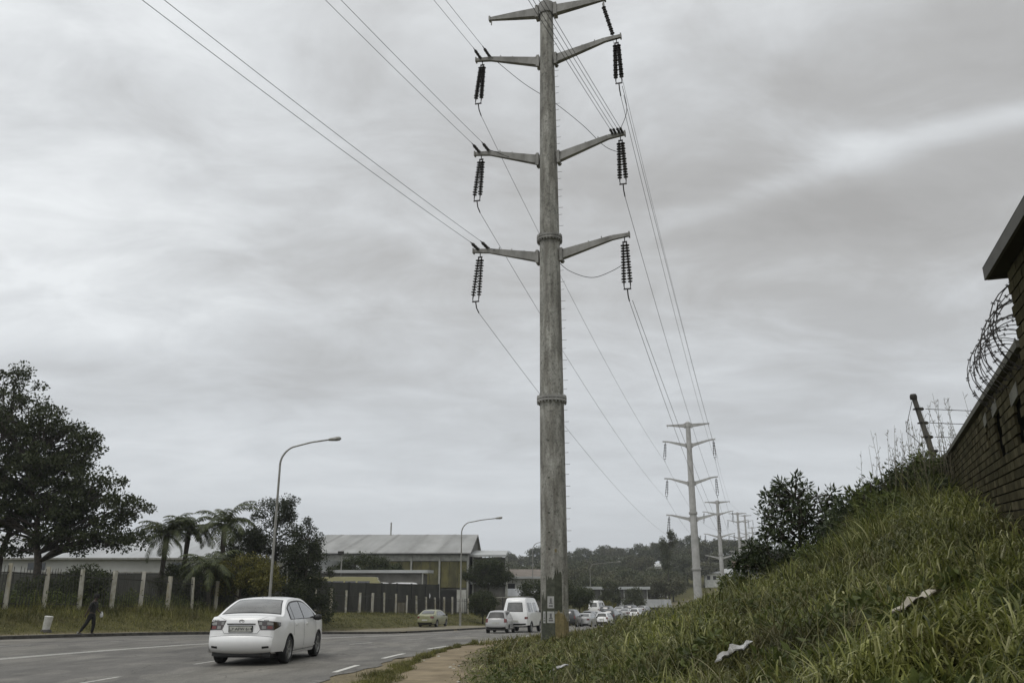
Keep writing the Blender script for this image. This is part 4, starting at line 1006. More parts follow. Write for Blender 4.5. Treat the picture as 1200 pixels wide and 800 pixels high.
mb.add([(-.3,-.7,e0),(Lh+.35,-.7,e0),(Lh+.35,18,rz_),(-.3,18,rz_),(-.3,-.7,e0-.16),(Lh+.35,-.7,e0-.16),(Lh+.35,18,rz_-.16),(-.3,18,rz_-.16)], ((0,1,2,3),(7,6,5,4),(0,4,5,1),(1,5,6,2),(2,6,7,3),(3,7,4,0)))
mb.add([(-.3,18,rz_),(Lh+.35,18,rz_),(Lh+.35,36.7,e0),(-.3,36.7,e0),(-.3,18,rz_-.16),(Lh+.35,18,rz_-.16),(Lh+.35,36.7,e0-.16),(-.3,36.7,e0-.16)], ((0,1,2,3),(7,6,5,4),(0,4,5,1),(1,5,6,2),(2,6,7,3),(3,7,4,0)))
rf = mb.build('roof', m_hallroof, hl)
mb = MB()
for x in (1.5,6.0,11.0,15.7,20.3): mb.add([(x-.3,-.66,e0+.012),(x+.3,-.66,e0+.012),(x+1.2,17.9,rz_-.03+.03),(x+.6,17.9,rz_-.03+.03)], ((0,1,2,3),))
o = mb.build('roof_light_strip', P('stained_rooflight',(.27,.27,.25),.6,0,(.2,.2,.19),1), rf); o.location.z = .012
mb = MB(); mb.add([(0,.4,e0-.2),(0,18,rz_-.18),(0,36,e0-.2)], ((0,1,2),)); mb.build('gable', m_wgrey, hl); mb = MB(); mb.add([(Lh,.4,e0-.2),(Lh,18,rz_-.18),(Lh,36,e0-.2)], ((2,1,0),)); mb.build('gable', m_wgrey, hl)
mb = MB(); mb.tube([(10.6,17,rz_-.6),(10.6,17,rz_+1.9)], .12, 8); mb.build('flue', m_galv, hl)
tag(hl, 'big hall with pale pitched sheet roof and yellowed wall panels', 'industrial hall')
# low lean-to building in front
ll = empty('low_shed', (-25.5,109,0)); 
mb = MB(); seg(mb, 0, 14.4, -.9, 7, -1.5, 4.42); mb.build('wall', m_wgrey, ll)
mb = MB(); mb.add([(-.5,-1.3,4.75),(15.2,-1.3,4.75),(15.2,7.2,4.95),(-.5,7.2,4.95),(-.5,-1.3,4.4),(15.2,-1.3,4.4),(15.2,7.2,4.6),(-.5,7.2,4.6)], ((0,1,2,3),(7,6,5,4),(0,4,5,1),(1,5,6,2),(2,6,7,3),(3,7,4,0))); mb.build('roof', m_whiteroof, ll)
mb = MB()
for x in (0.2,14.6): mb.tube([(x,-1.15,-1),(x,-1.1,4.4)], .1, 8)
mb.build('post', m_hcol, ll)
for x in (2,5,8,11): seg(MB(), x, x+1.6, -.94, -.88, 2.0, 3.3).build('window', m_win, ll)
tag(ll, 'low grey shed with white edged flat roof in front of the hall', 'shed')
# two storey annex right of the hall
an = empty('annex_building', (-5.9,131,0))
mb = MB(); seg(mb, 0, 5.2, 0, 12, -2, 7.2); mb.build('wall', m_wgrey, an)
mb = MB(); seg(mb, .3, 4.2, -.04, .05, 4.4, 6.4); mb.build('window', m_dark, an)
mb = MB(); seg(mb, -.2, 4.9, -.7, -.05, 3.4, 3.75); mb.build('canopy', m_whiteroof, an)
mb = MB(); mb.add([(-.4,-1,7.6),(5.0,-1,7.6),(5.3,12.4,8.9),(-.4,12.4,8.9),(-.4,-1,7.3),(5.0,-1,7.3),(5.3,12.4,8.5),(-.4,12.4,8.5)], ((0,1,2,3),(7,6,5,4),(0,4,5,1),(1,5,6,2),(2,6,7,3),(3,7,4,0))); mb.build('roof', m_whiteroof, an)
mb = MB(); seg(mb, 4.9,5.25,-.3,.0,-2,7.3); seg(mb, .0,.25,-.3,.0,-2,7.3); mb.build('column', m_hcol, an)
tag(an, 'two storey annex with dark upper opening attached right of the hall', 'building')
# white low buildings behind
md = empty('white_workshop', (-1.5,150,0))
mb = MB(); seg(mb, 0, 7.6, 0, 14, -2, 4.6); mb.build('wall', m_white, md)
mb = MB(); seg(mb, -.6, 8.2, -1, 15, 4.6, 4.95); mb.build('fascia', m_whiteroof, md)
mb = MB(); mb.add([(-.4,-.8,4.96),(8.0,-.8,4.96),(8.0,14.8,6.6),(-.4,14.8,6.6),(-.4,14.8,4.96),(8.0,14.8,4.96)], ((0,1,2,3),(3,2,5,4),(0,3,4),(1,5,2))); mb.build('roof', m_brown, md)
for x in (.8,3.2,5.6): seg(MB(), x, x+1.2, -.05, .03, 2.6, 3.8).build('window', m_dark, md)
tag(md, 'white workshop with shallow brown roof behind the white van', 'building')
lw = empty('white_roofed_store', (-8,135,0))
mb = MB(); seg(mb, 2, 11.5, 0, 6, -2, 1.7); mb.build('wall', m_white, lw)
mb = MB(); mb.add([(1.6,-.6,1.75),(12,-.6,1.75),(12,6.5,2.9),(1.6,6.5,2.9),(1.6,6.5,1.75),(12,6.5,1.75)], ((0,1,2,3),(3,2,5,4),(0,3,4),(1,5,2))); mb.build('roof', m_wh_roof, lw)
tag(lw, 'low store with white sheet roof between the spreading tree and the near power pole', 'building')
# long white warehouse at left
wh = empty('white_warehouse', (-60,92,0)); wh.rotation_euler = (0,0,R(0))
mb = MB(); seg(mb, 0, 34.5, 0, 26, -1, 5.4); mb.build('wall', m_wwall, wh)
mb = MB(); mb.add([(-.4,-.5,5.5),(34.9,-.5,5.5),(32.4,9,8.1),(-.4,9,8.6),(-.4,26.5,5.5),(34.9,26.5,5.5),(-.4,-.5,5.3),(34.9,-.5,5.3),(34.9,26.5,5.3),(-.4,26.5,5.3)], ((0,1,2,3),(3,2,5,4),(1,5,2),(0,3,4),(0,6,7,1),(1,7,8,5),(4,5,8,9),(0,4,9,6))); mb.build('roof', m_wh_roof, wh)
mb = MB(); seg(mb, -.2, 34.7, -.3, 0, 3.95, 4.1); seg(mb, -.5,34.9,-.62,-.5,5.32,5.48); mb.build('gutter', m_galv, wh)
mb = MB(); seg(mb, -.05, 34.6, -.25, -.02, -1, 3.85); mb.build('plinth', m_screen, wh)
for x in (4,9.5,24.5,30.2): seg(MB(), x, x+1.8, -.06, .02, 4.3, 5.0).build('window', m_win, wh)
tag(wh, 'long white warehouse with light sheet roof behind the palms and big tree', 'warehouse')
# arched white tank roof seen beside the conifers
tk = empty('arched_shelter', (-27.6,116,0)); mb = MB()
vs = []; n = 14
for y in (0,8):
    for i in range(n+1):
        a = math.pi*i/n; vs.append((3.6*(1-math.cos(a)), y, 4.4+1.9*math.sin(a)))
mb.add(vs, [(i,i+1,n+2+i,n+1+i) for i in range(n)]+[tuple(range(n+1))]); mb.build('roof', m_whiteroof, tk, True)
mb = MB(); seg(mb, .1, 7.1, .2, 7.8, -1, 4.4); mb.build('wall', m_wgrey, tk)
tag(tk, 'small arched white roof beside the pointed conifer', 'shelter')
# far buildings
def simple_house(name, x, y, w, d, h, rh, wm, rm, label, rz=0.0, flat=False, z=None, nw=4):
    z = gz(x,y)-.5 if z is None else z; o = empty(name, (x,y,z), rz)
    mb = MB(); seg(mb, -w/2, w/2, 0, d, -3, h); mb.build('wall', wm, o)
    mb = MB()
    if flat: seg(mb, -w/2-.6, w/2+.6, -1, d+.5, h, h+rh)
    else:
        a, b = w/2+.5, d+.5
        mb.add([(-a,-.5,h),(a,-.5,h),(a,d/2,h+rh),(-a,d/2,h+rh),(a,b,h),(-a,b,h)], ((0,1,2,3),(3,2,4,5),(0,3,5),(1,4,2)))
    mb.build('roof', rm, o)
    mb = MB(); st = w/(nw+.5)
    for i in range(nw): seg(MB(), -w/2+st*(i+.35), -w/2+st*(i+.85), -.06, .02, h*.3, h*.72).build('window', m_dark, o)
    if not nw:
        for i in range(9): seg(mb, -w/2+w*i/8-.08, -w/2+w*i/8+.08, -.5, -.3, -1, h)
        mb.build('veranda_post', m_hcol, o)
    return tag(o, label, 'building')
simple_house('long_depot', 22, 188, 13, 12, 3.6, .55, m_wgrey, m_whiteroof, 'long low depot with white roof edge beneath the far trees', flat=True, nw=0, z=-.4)
simple_house('long_depot', 24.5, 178, 13, 6, .9, 1.5, m_wgrey, m_wh_roof, 'long white sheet roofed depot in front of the other depot', nw=0, z=-1.2, flat=True)
m_redroof = P('faded_red_roof', (.18,.11,.085), .85, 0, (.12,.08,.065), .4)
hs = [(83,315,15,8,3,2.5,m_wgrey,m_redroof,'distant house with faded red roof right of the second power pole'),
      (60,350,10,8,3,1.5,m_white,m_whiteroof,'distant white house among trees left of the second power pole'),
      (70,300,9,8,3,1.6,m_white,m_whiteroof,'distant white roofed house just behind the second power pole foot'),
      (52,410,10,8,3,2,m_white,m_whiteroof,'tiny white house high in the far trees'),
      (75,420,9,8,3,2,m_white,m_redroof,'tiny red roofed house far up the wooded slope'),
      (40,255,9,8,2.6,1.2,m_white,m_whiteroof,'white roofed house at the right end of the depots')]
for x,y,w,d,h,rh,a_,b_,lb in hs: simple_house('distant_house', x, y, w, d, h, rh, a_, b_, lb, R(-10), z=gz(x,y)+1.5)

# ================================================================== brick wall and brick house on the bank
U = Vector((.4075,.913,0)).normalized(); AW = math.atan2(U.y, U.x)
def brick_mat(name, c1, c2, c3):
    m, t, b = nt(name); g = N(t, 'ShaderNodeNewGeometry'); v = tex_coord(t)
    col = ramp(t, g.outputs['Random Per Island'], [(0,c1),(.6,c2),(1,c3)])
    f = noise(t, v, 22, 6, .7); col = mix(t, col, ramp(t, f, [(.35,(.78,.78,.75)),(.65,(1.18,1.18,1.14))]), 1.0, 'MULTIPLY')
    f2 = noise(t, v, 1.1, 4, .6); col = mix(t, col, ramp(t, f2, [(.35,(.65,.68,.6)),(.65,(1.15,1.12,1.05))]), .8, 'MULTIPLY')
    t.links.new(col, b.inputs['Base Color']); b.inputs['Roughness'].default_value = 1; b.inputs['Specular IOR Level'].default_value = .03
    bump(t, b, f, .3, .002); return m
m_brick = brick_mat('old_dark_brick', (.04,.036,.022), (.066,.059,.037), (.095,.085,.056))
m_mortar = P('dark_mortar', (.035,.032,.026), .95, 0, (.022,.02,.016), 10)
m_cope = P('wall_coping', (.15,.145,.115), .9, 0, (.08,.08,.06), 5, 6, .4)
def brick_face(name, x0, x1, zlo, zhi, parent, slope, mat, holes=(), thick=.11, bl=.225, ch=.088, seed=1, yface=0.0):
    """individual bricks, local x along the wall, face at y=+yface (towards the road); zlo/zhi functions of x"""
    rg = np.random.default_rng(seed); bx = []
    zmin = min(zlo(x0), zlo(x1))-.1; zmax = max(zhi(x0), zhi(x1))+.3; r = 0; zc = zmin - abs(slope)*(x1-x0)
    while zc < zmax:
        off = (r % 2)*(bl+.012)/2; x = x0-off
        while x < x1:
            a, b = max(x, x0), min(x+bl, x1)
            if b-a > .03:
                xm = (a+b)/2; zz = zc+slope*(xm-x0)
                if zlo(xm)-.02 <= zz and zz+ch-.014 <= zhi(xm)+.015 and not any(h[0]-.03 < xm < h[1]+.03 and h[2]+slope*(xm-x0) < zz+ch*.5 < h[3]+slope*(xm-x0) for h in holes):
                    bx.append((xm, zz+(ch-.014)/2, (b-a)/2, (ch-.014)/2, rg.normal(0,.0018), rg.normal(0,.003)))
            x += bl+.012
        zc += ch; r += 1
    B_ = np.array(bx); n = len(B_)
    cs = np.array([(-1,-1,-1),(1,-1,-1),(1,1,-1),(-1,1,-1),(-1,-1,1),(1,-1,1),(1,1,1),(-1,1,1)], float)
    V = np.zeros((n,8,3)); V[:,:,0] = B_[:,0:1]+cs[None,:,0]*B_[:,2:3]; V[:,:,1] = yface - thick/2 + cs[None,:,1]*thick/2 + B_[:,4:5]
    V[:,:,2] = B_[:,1:2]+cs[None,:,2]*B_[:,3:4] + cs[None,:,0]*(slope*B_[:,2:3]+B_[:,5:6]*.3)
    V += rg.normal(0,.0009,V.shape)
    fs = np.array(((0,3,2,1),(4,5,6,7),(0,1,5,4),(1,2,6,5),(2,3,7,6),(3,0,4,7)))
    F = (np.arange(n)[:,None,None]*8+fs[None]).reshape(-1,4)
    return fast_mesh(name, V.reshape(-1,3), F, mat, parent)
bw = empty('brick_wall', (3.9,6.3,0), AW)          # local +x along the wall, +y towards the road
topf = lambda x: 3.37+.071*x
botf = lambda x: 1.3+.11*x
SL = .071
wend = 16.1
holes = [(.5,.92,2.68,3.03),(2.05,2.45,2.70,3.11),(3.15,3.4,2.8,3.1)]
H2 = [(a,b,c,d) for a,b,c,d in holes]
brick_face('brickwork', -.2, wend, botf, lambda x: topf(x)-.06, bw, SL, m_brick, H2, seed=2)
mb = MB(); mb.add([(-.18,-.03,botf(.9)-.5),(wend-.02,-.03,botf(wend)-.6),(wend-.02,-.03,topf(wend)-.07),(-.18,-.03,topf(-.18)-.07),(-.18,-.2,botf(.9)-.5),(wend-.02,-.2,botf(wend)-.6),(wend-.02,-.2,topf(wend)-.07),(-.18,-.2,topf(-.18)-.07)], ((3,2,1,0),(4,5,6,7),(0,1,5,4),(1,2,6,5),(2,3,7,6),(3,0,4,7)))
mb.build('mortar_core', m_mortar, bw)
mb = MB(); x = -.18
while x < wend:
    b = min(x+.62, wend); mb.add([(x+.006,.04,topf(x)-.055),(b,.04,topf(b)-.055),(b,.045,topf(b)),(x+.006,.045,topf(x)),(x+.006,-.24,topf(x)-.055),(b,-.24,topf(b)-.055),(b,-.24,topf(b)+.01),(x+.006,-.24,topf(x)+.01)], ((3,2,1,0),(4,5,6,7),(0,1,5,4),(1,2,6,5),(2,3,7,6),(3,0,4,7))); x += .62
mb.build('coping', m_cope, bw)
mb = MB()
for a,b,c,d in holes: seg(MB(), a-.05, b+.05, -.06, .006, d+SL*a+.0, d+SL*a+.11).build('vent_lintel', m_cope, bw)
mb = MB()
m_vent = P('vent_shadow',(.006,.006,.005),1,spec=0)
for a,b,c,d in holes: seg(MB(), a, b, -.028, -.022, c+SL*a, d+SL*a).build('vent_slot', m_vent, bw)
tag(bw, 'dark brick boundary wall climbing the bank with narrow vent slots', 'wall')
AH = AW + R(6.5); bh = empty('brick_house', (3.785+.2*math.cos(AH), 6.1174+.2*math.sin(AH), 0), AH)
brick_face('brickwork', -2.6, -.2, lambda x: .9, lambda x: 3.9, bh, 0.0, m_brick, (), seed=5)
gb = brick_face('gable_brickwork', -3.2, -.12, lambda x: 2.0, lambda x: 3.9, bh, 0.0, m_brick, (), seed=6); gb.rotation_euler = (0,0,R(90)); gb.location = (-.2,0,0)
mb = MB(); seg(mb, -2.58, -.23, -3.2, -.03, .9, 3.92); mb.build('wall_core', m_mortar, bh)
mb = MB(); seg(mb, -2.8, -.04, -3.5, .085, 3.92, 3.95); mb.build('soffit', P('dark_soffit',(.05,.048,.04),.9), bh)
mb = MB(); seg(mb, -2.8, -.02, .087, .11, 3.90, 4.0); seg(mb, -.038, -.014, -3.5, .085, 3.90, 4.0); mb.build('fascia', P('fascia_board',(.11,.108,.095),.8,0,(.08,.078,.068),4), bh)
mb = MB(); mb.add([(-2.8,.112,4.003),(-.012,.112,4.003),(-.012,-3.5,4.4),(-2.8,-3.5,4.4),(-.012,-3.5,4.003),(-2.8,-3.5,4.003)], ((0,1,2,3),(2,4,5,3),(1,4,2),(0,3,5))); mb.build('roof', m_cope, bh)
tag(bh, 'dark brick house corner with overhanging flat eave at the right edge', 'house')
# razor wire coil on top of the wall
rz = MB(); barb = MB(); coil = []
for i in range(0, 19*26):
    t = i/26; x = -.3+t*.16; a = 2*math.pi*t; rr_ = .34+.035*math.sin(t*1.9)
    coil.append(Vector((x + .06*math.sin(a*.5), -.17+rr_*math.cos(a)*.95, topf(x)+.13+rr_*math.sin(a)*(1+.12*math.sin(t*2.7)))))
rz.tube(coil, .0045, 4, False)
for i in range(2, len(coil)-2, 2):
    d = (coil[i+1]-coil[i-1]).normalized(); s_ = d.cross(Vector((1,0,0))).normalized(); 
    w_ = .016
    for q in (-1,1): rz.beam(coil[i]-d*.016, coil[i]+d*.016, .004, .004, .004, .004); rz.beam(coil[i]+s_*(-w_)*q, coil[i]+s_*w_*q+d*.014, .003, .006)
o = rz.build('razor_wire', m_dkmetal, None, loc=(3.9,6.3,0), rz=AW); tag(o, 'coil of razor wire on top of the brick wall by the house corner', 'razor wire')
# electric fence post at the end of the wall
pe = empty('electric_fence_post', (10.78,21.3,gz(10.78,21.3)))
zb_ = pe.location.z; tilt = Vector((-.52,-.05,0))
h_ = 6.45-zb_
mb = MB(); mb.tube([(0,0,-.3),(tilt.x*.5,0,h_*.5),(tilt.x,0,h_)], [.075,.068,.06], 10); mb.build('post', P('creosote_pole',(.115,.108,.095),.9,0,(.065,.06,.052),5,6,.3,stretch=(1,1,.2)), pe, angle=30)
mb = MB(); mb.lathe([(.085,h_-.1),(.09,h_-.02),(.07,h_+.03),(0,h_+.04)], 10, (tilt.x,0,0)); mb.build('post_cap', m_dkmetal, pe)
wz = []
for k in range(4):
    z = 6.1-zb_-k*.36; x = tilt.x*z/h_
    mb = MB(); mb.lathe([(.015,-.06),(.04,-.03),(.045,0),(.04,.03),(.015,.06)], 8, (x+.1,0,z), Matrix.Rotation(R(90),3,'Y')); mb.box((x,0,z), (.18,.16,.03)); mb.build('insulator', m_dkmetal, pe)
    wz.append(Vector((x+.2,0,z))+Vector(pe.location))
    q = wz[-1]; c0 = q; e_ = q+Vector((6.5,1.2,.2+k*.02)); pts = [(q.lerp(e_,t)-Vector((0,0,.25*t*(1-t))))-c0 for t in np.linspace(0,1,14)]
    mb = MB(); mb.tube(pts, .009, 5); o = mb.build('fence_wire', m_dkmetal, None, True, loc=c0)
    tag(o, '%s electric fence wire running right from the leaning post' % ['topmost','second','third','lowest'][k], 'wire', 'electric fence wires')
mb = MB(); mb.tube([(tilt.x-.05,0,h_-.15),(tilt.x-.3,-.1,h_-.75),(tilt.x-.35,-.1,h_-.95),(tilt.x-.15,-.05,h_-1.1),(tilt.x+.05,0,h_-1.3)], .008, 5); mb.build('lead_cable', m_dkmetal, pe, True)
tag(pe, 'leaning timber post with insulators at the end of the brick wall', 'fence post')
pe2 = empty('electric_fence_post', (17.1,22.5,gz(17.1,22.5))); z2 = pe2.location.z
mb = MB(); mb.tube([(0,0,-.3),(0,0,6.9-z2)], [.085,.07], 10); mb.build('post', m_bark, pe2); tag(pe2, 'upright timber fence post hidden behind the brick wall', 'fence post')

# ================================================================== vegetation generators
def leaves(centers, rad, per, size, asp=.5, seed=0, flat=1.0, rosette=False, outward=None):
    rg = np.random.default_rng(seed); centers = np.asarray(centers, float); n = len(centers)
    rad = np.broadcast_to(np.asarray(rad, float), (n,)); per_n = per*n
    ci = np.repeat(np.arange(n), per); d = rg.normal(size=(per_n,3)); d /= np.linalg.norm(d, axis=1)[:,None]
    rr = rad[ci]*rg.uniform(.15,1.0,per_n)**.55
    P_ = centers[ci] + d*rr[:,None]*np.array([1,1,flat])
    # leaf frame
    if rosette: t = d + rg.normal(size=(per_n,3))*.25
    else: t = d*.5 + rg.normal(size=(per_n,3))*.7
    t[:,2] -= .1; t /= np.linalg.norm(t, axis=1)[:,None]
    u = np.cross(t, rg.normal(size=(per_n,3))+np.array([0,0,.8])); u /= np.linalg.norm(u, axis=1)[:,None]+1e-9
    nn = np.cross(t, u); L = size*rg.uniform(.6,1.3,per_n); Wd = L*asp*.5
    a = P_; b = P_+t*(L*.5)[:,None]+u*Wd[:,None]+nn*(L*.08)[:,None]; c = P_+t*L[:,None]-nn*(L*.08)[:,None]; e = P_+t*(L*.5)[:,None]-u*Wd[:,None]+nn*(L*.08)[:,None]
    V = np.stack([a,b,c,e],1).reshape(-1,3); F = np.arange(per_n*4).reshape(-1,4)
    return V, F
def clumps(ells, n, seed, shell=.55, gap=0.0):
    rg = np.random.default_rng(seed); vol = np.array([e[3]*e[4]*e[5] for e in ells])**(2/3.); vol /= vol.sum(); out = []
    while len(out) < n:
        e = ells[rg.choice(len(ells), p=vol)]; d = rg.normal(size=3); d /= np.linalg.norm(d)
        r = rg.uniform(shell,1.0)**.7; p = np.array([e[0]+d[0]*e[3]*r, e[1]+d[1]*e[4]*r, e[2]+d[2]*e[5]*r])
        if gap and (math.sin(p[0]*2.3+seed)*math.sin(p[2]*2.7+seed*.7)*math.sin(p[1]*2.1) > gap): continue
        out.append(p)
    return np.array(out)
def limbs(mb, base_pts, targets, r0, rng_, nmid=3, sag=.15, seg_n=6, rtip=.012):
    for tgt in targets:
        tgt = Vector(tgt); bp = min(base_pts, key=lambda q: (Vector(q[0])-tgt).length*1.0 + abs(tgt.z-q[0][2]-.4*(tgt-Vector(q[0])).length)*.5); a = Vector(bp[0]); L = (tgt-a).length
        pts = [a]; 
        for k in range(1, nmid+1):
            t = k/(nmid+1); p = a.lerp(tgt, t); p.z += L*sag*math.sin(math.pi*t)*.6; p += Vector((rng_.gauss(0,.04*L),rng_.gauss(0,.04*L),rng_.gauss(0,.03*L))); pts.append(p)
        pts.append(tgt); r = min(bp[1]*.6, r0*(.3+L*.12)); mb.tube(pts, list(np.linspace(max(r,rtip*1.5), rtip, len(pts))), 5, False)
def tree(name, label, cat, loc, h, trunk_r, ells, nclump, per, crad, size, mat, seed, bark=None, group=None, asp=.5, gap=0.0, flat=.8, fork=None, lean=(0,0), shell=.5, limb_every=2, rosette=False, limb_r=.08):
    rr = random.Random(seed); root = empty(name, loc)
    fork = fork or h*.35; top = Vector((lean[0], lean[1], h*.8))
    tp = [Vector((0,0,-.4))]; 
    for k in range(1, 7):
        t = k/6; tp.append(Vector((lean[0]*t*t+rr.gauss(0,.03*h*t*.5), lean[1]*t*t+rr.gauss(0,.03*h*t*.5), h*.8*t)))
    rads = [trunk_r*1.25]+[trunk_r*(1-.82*k/6) for k in range(1,7)]
    mb = MB(); mb.tube(tp, rads, 8)
    cl = clumps(ells, nclump, seed, shell, gap)
    bps = [((tp[k].x*(1-t)+tp[k+1].x*t, tp[k].y*(1-t)+tp[k+1].y*t, tp[k].z*(1-t)+tp[k+1].z*t), rads[k]) for k in range(1,6) for t in (0,.33,.66) if tp[k].z >= fork*.85]
    if not bps: bps = [(tuple(tp[-1]), rads[-1])]
    main = cl[::max(1, limb_every*3)]; limbs(mb, bps, main, limb_r*1.6, rr, 3)
    b2 = bps + [((Vector(m)*.75+Vector(bps[0][0])*.25)[:], limb_r) for m in main]
    limbs(mb, b2, cl[::limb_every], limb_r, rr, 2, .1)
    mb.build('trunk', bark or m_bark, root, True)
    rg = np.random.default_rng(seed+1); V, F = leaves(cl, crad*rg.uniform(.6,1.25,len(cl)), per, size, asp, seed+2, flat, rosette)
    fast_mesh('crown', V, F, mat, root)
    return tag(root, label, cat, group)

# big spreading tree at left
def wpos(px, Y): return (at(px,Y), Y)
x, y = wpos(40, 54)
tree('spreading_tree', 'big dark spreading tree with layered open crown at the left edge', 'tree', (x,y,gz(x,y)), 11, .30,
     [(-3,0,12.0,3.2,3,1.4),(.2,0,10.4,2.4,2.4,1.2),(-1,0,8.9,3.2,2.6,1.0),(-4,0,8.5,4,3,1.6),(2.5,0,7.9,2.2,2,1.1),(0,0,6.8,3.2,3,1.3),(4.7,0,6.3,1.9,1.8,.8),(2.2,0,5.1,3.0,2.6,1.0),(-4.2,0,5.8,3.2,3,1.1),(4.6,0,4.3,1.7,1.6,.6),(1.6,0,4.1,2.4,2,.6),(-1.6,0,3.9,1.6,1.6,.5)],
     390, 95, .70, .2, m_leaf_dk, 11, gap=.2, flat=.55, fork=2.2, lean=(-1.6,0), limb_every=1, limb_r=.07, asp=.62)
x, y = wpos(-10, 56)
tree('spreading_tree', 'dark tree at the very left edge whose slanting trunk shows above the fence', 'tree', (x,y,gz(x,y)), 13, .28,
     [(-.4,0,15.2,1.9,1.5,.6),(-2,0,13.2,3.0,3,1.5),(2.0,0,10.0,3.2,3,1.4),(-3,0,8.5,3.5,3,1.6),(2.5,0,6.4,2.6,2.2,1.2)], 150, 95, .75, .2, m_leaf_dk, 13, gap=.25, flat=.55, fork=4, lean=(1.5,0), limb_every=1, asp=.62)
# bush mass below it, behind the fence
for px, Y, w_, h_, sd_, lb in ((50,49,1.8,1.6,1,'dark bush behind the fence under the big spreading tree'),(98,50,1.3,2.2,2,'dark rounded bush behind the fence between big tree and palms'),(205,61,1.7,3.2,3,'dark bush growing at the feet of the palms'),(230,60,1.6,2.7,4,'dark low bush right of the palm trunks'),(275,62,2.2,3.0,5,'very dark shrub mass below the yellow green tree'),(318,62,2.4,2.8,6,'very dark shrub mass behind the sedan roof and lamp')):
    x, y = wpos(px, Y); g = gz(x,y)
    tree('bush', lb, 'bush', (x,y,g), h_, .08, [(0,0,h_*.62,w_,w_*.8,h_*.42)], 60, 70, .5, .17, m_leaf_dk, 40+sd_, fork=.4, limb_every=3)
# conifer-like dark trees
x, y = wpos(318, 66)
tree('evergreen_tree', 'tall dark evergreen tree right behind the first street lamp', 'tree', (x,y,gz(x,y)), 9, .2,
     [(-.3,0,7.6,1.7,1.5,1.0),(.9,0,7.7,1.0,1,1.0),(-1.6,0,6.2,1.4,1.3,1.2),(0,0,5.4,2.6,2,1.4),(.3,0,3.6,3.0,2.4,1.4),(0,0,2.0,2.8,2.2,1.3)], 210, 110, .55, .16, m_leaf_dk2, 21, fork=1.5, limb_every=3, gap=.3)
x, y = wpos(357, 64)
tree('evergreen_tree', 'dark pointed conifer in front of the left end of the hall roof', 'tree', (x,y,gz(x,y)), 8, .18,
     [(.1,0,7.3,.45,.4,.9),(-.1,0,6.2,1.0,.9,.9),(-.4,0,5.0,1.5,1.3,1.0),(.2,0,3.8,1.8,1.5,1.0),(0,0,2.4,2.1,1.7,1.2),(.4,0,1.2,1.9,1.5,.9)], 190, 110, .48, .15, m_leaf_dk2, 23, fork=1.0, limb_every=3)
x, y = wpos(268, 70)
tree('evergreen_tree', 'dark tree between the second palm and the tall evergreen', 'tree', (x,y,gz(x,y)), 7, .16,
     [(1.0,0,5.4,1.6,1.4,1.2),(0,0,3.8,2.2,2,1.4)], 90, 100, .55, .17, m_leaf_dk2, 24, fork=1.0, limb_every=3, gap=.25)
x, y = wpos(280, 59)
tree('flowering_tree', 'yellow green leafy tree between palms and dark evergreens', 'tree', (x,y,gz(x,y)), 4, .12,
     [(0,0,2.9,2.2,1.5,.9),(1.2,0,2.2,1.6,1.4,.8),(-1.4,0,2.0,1.2,1,.7)], 110, 70, .42, .17, m_leaf_yl, 25, fork=1.0, limb_every=3, gap=.3)
x, y = wpos(424, 116)
tree('round_tree', 'dark round tree above the low shed roof in front of the hall', 'tree', (x,y,gz(x,y)), 6.5, .2,
     [(0,0,6.0,3.4,2,1.4),(3.0,0,5.1,2.6,2,1.1),(-2.8,0,5.2,1.8,1.5,1.0)], 190, 80, .7, .25, m_leaf_dk, 27, fork=2, limb_every=3)
x, y = wpos(573, 122)
tree('spreading_tree', 'dark spreading tree between the annex and the near power pole', 'tree', (x,y,gz(x,y)), 6.5, .2,
     [(0,0,6.3,2.4,2,.8),(-1.8,0,5.0,1.8,1.6,.9),(1.6,0,5.0,1.9,1.6,.8),(0,0,4.2,2.6,2,.7)], 140, 80, .65, .24, m_leaf_dk, 29, fork=2, limb_every=2)
x, y = wpos(566, 101)
tree('round_bush', 'dark round bush left of the silver hatchback', 'bush', (x,y,gz(x,y)), 3.4, .1,
     [(0,0,2.2,1.7,1.5,1.25)], 110, 70, .42, .17, m_leaf_dk, 31, fork=.5, limb_every=3)
x, y = wpos(643, 110)
tree('roadside_tree', 'dark tree just behind the near power pole foot', 'tree', (x,y,gz(x,y)), 5, .15,
     [(-1.6,0,3.9,2.2,1.8,1.3),(1.2,0,4.2,2.0,1.7,1.4)], 110, 70, .55, .22, m_leaf_dk, 33, fork=1.5, limb_every=3)
x, y = wpos(679, 120)
tree('roadside_tree', 'dark tree above the grey cars right of the near power pole', 'tree', (x,y,gz(x,y)), 4.2, .15,
     [(0,0,3.2,2.0,1.7,1.2)], 90, 70, .55, .2, m_leaf_dk, 34, fork=1.2, limb_every=3)
for k, (px, Y, h_, lb) in enumerate(((692,150,2.0,'yellow green verge bush behind the queue of cars'),(712,160,2.2,'second yellow green bush behind the queue, further right'))):
    x, y = wpos(px, Y); tree('verge_bush', lb, 'bush', (x,y,gz(x,y)), h_, .07, [(0,0,h_*.55,1.5,1.2,h_*.4)], 45, 45, .4, .2, m_leaf_yl, 60+k, fork=.3, limb_every=4)

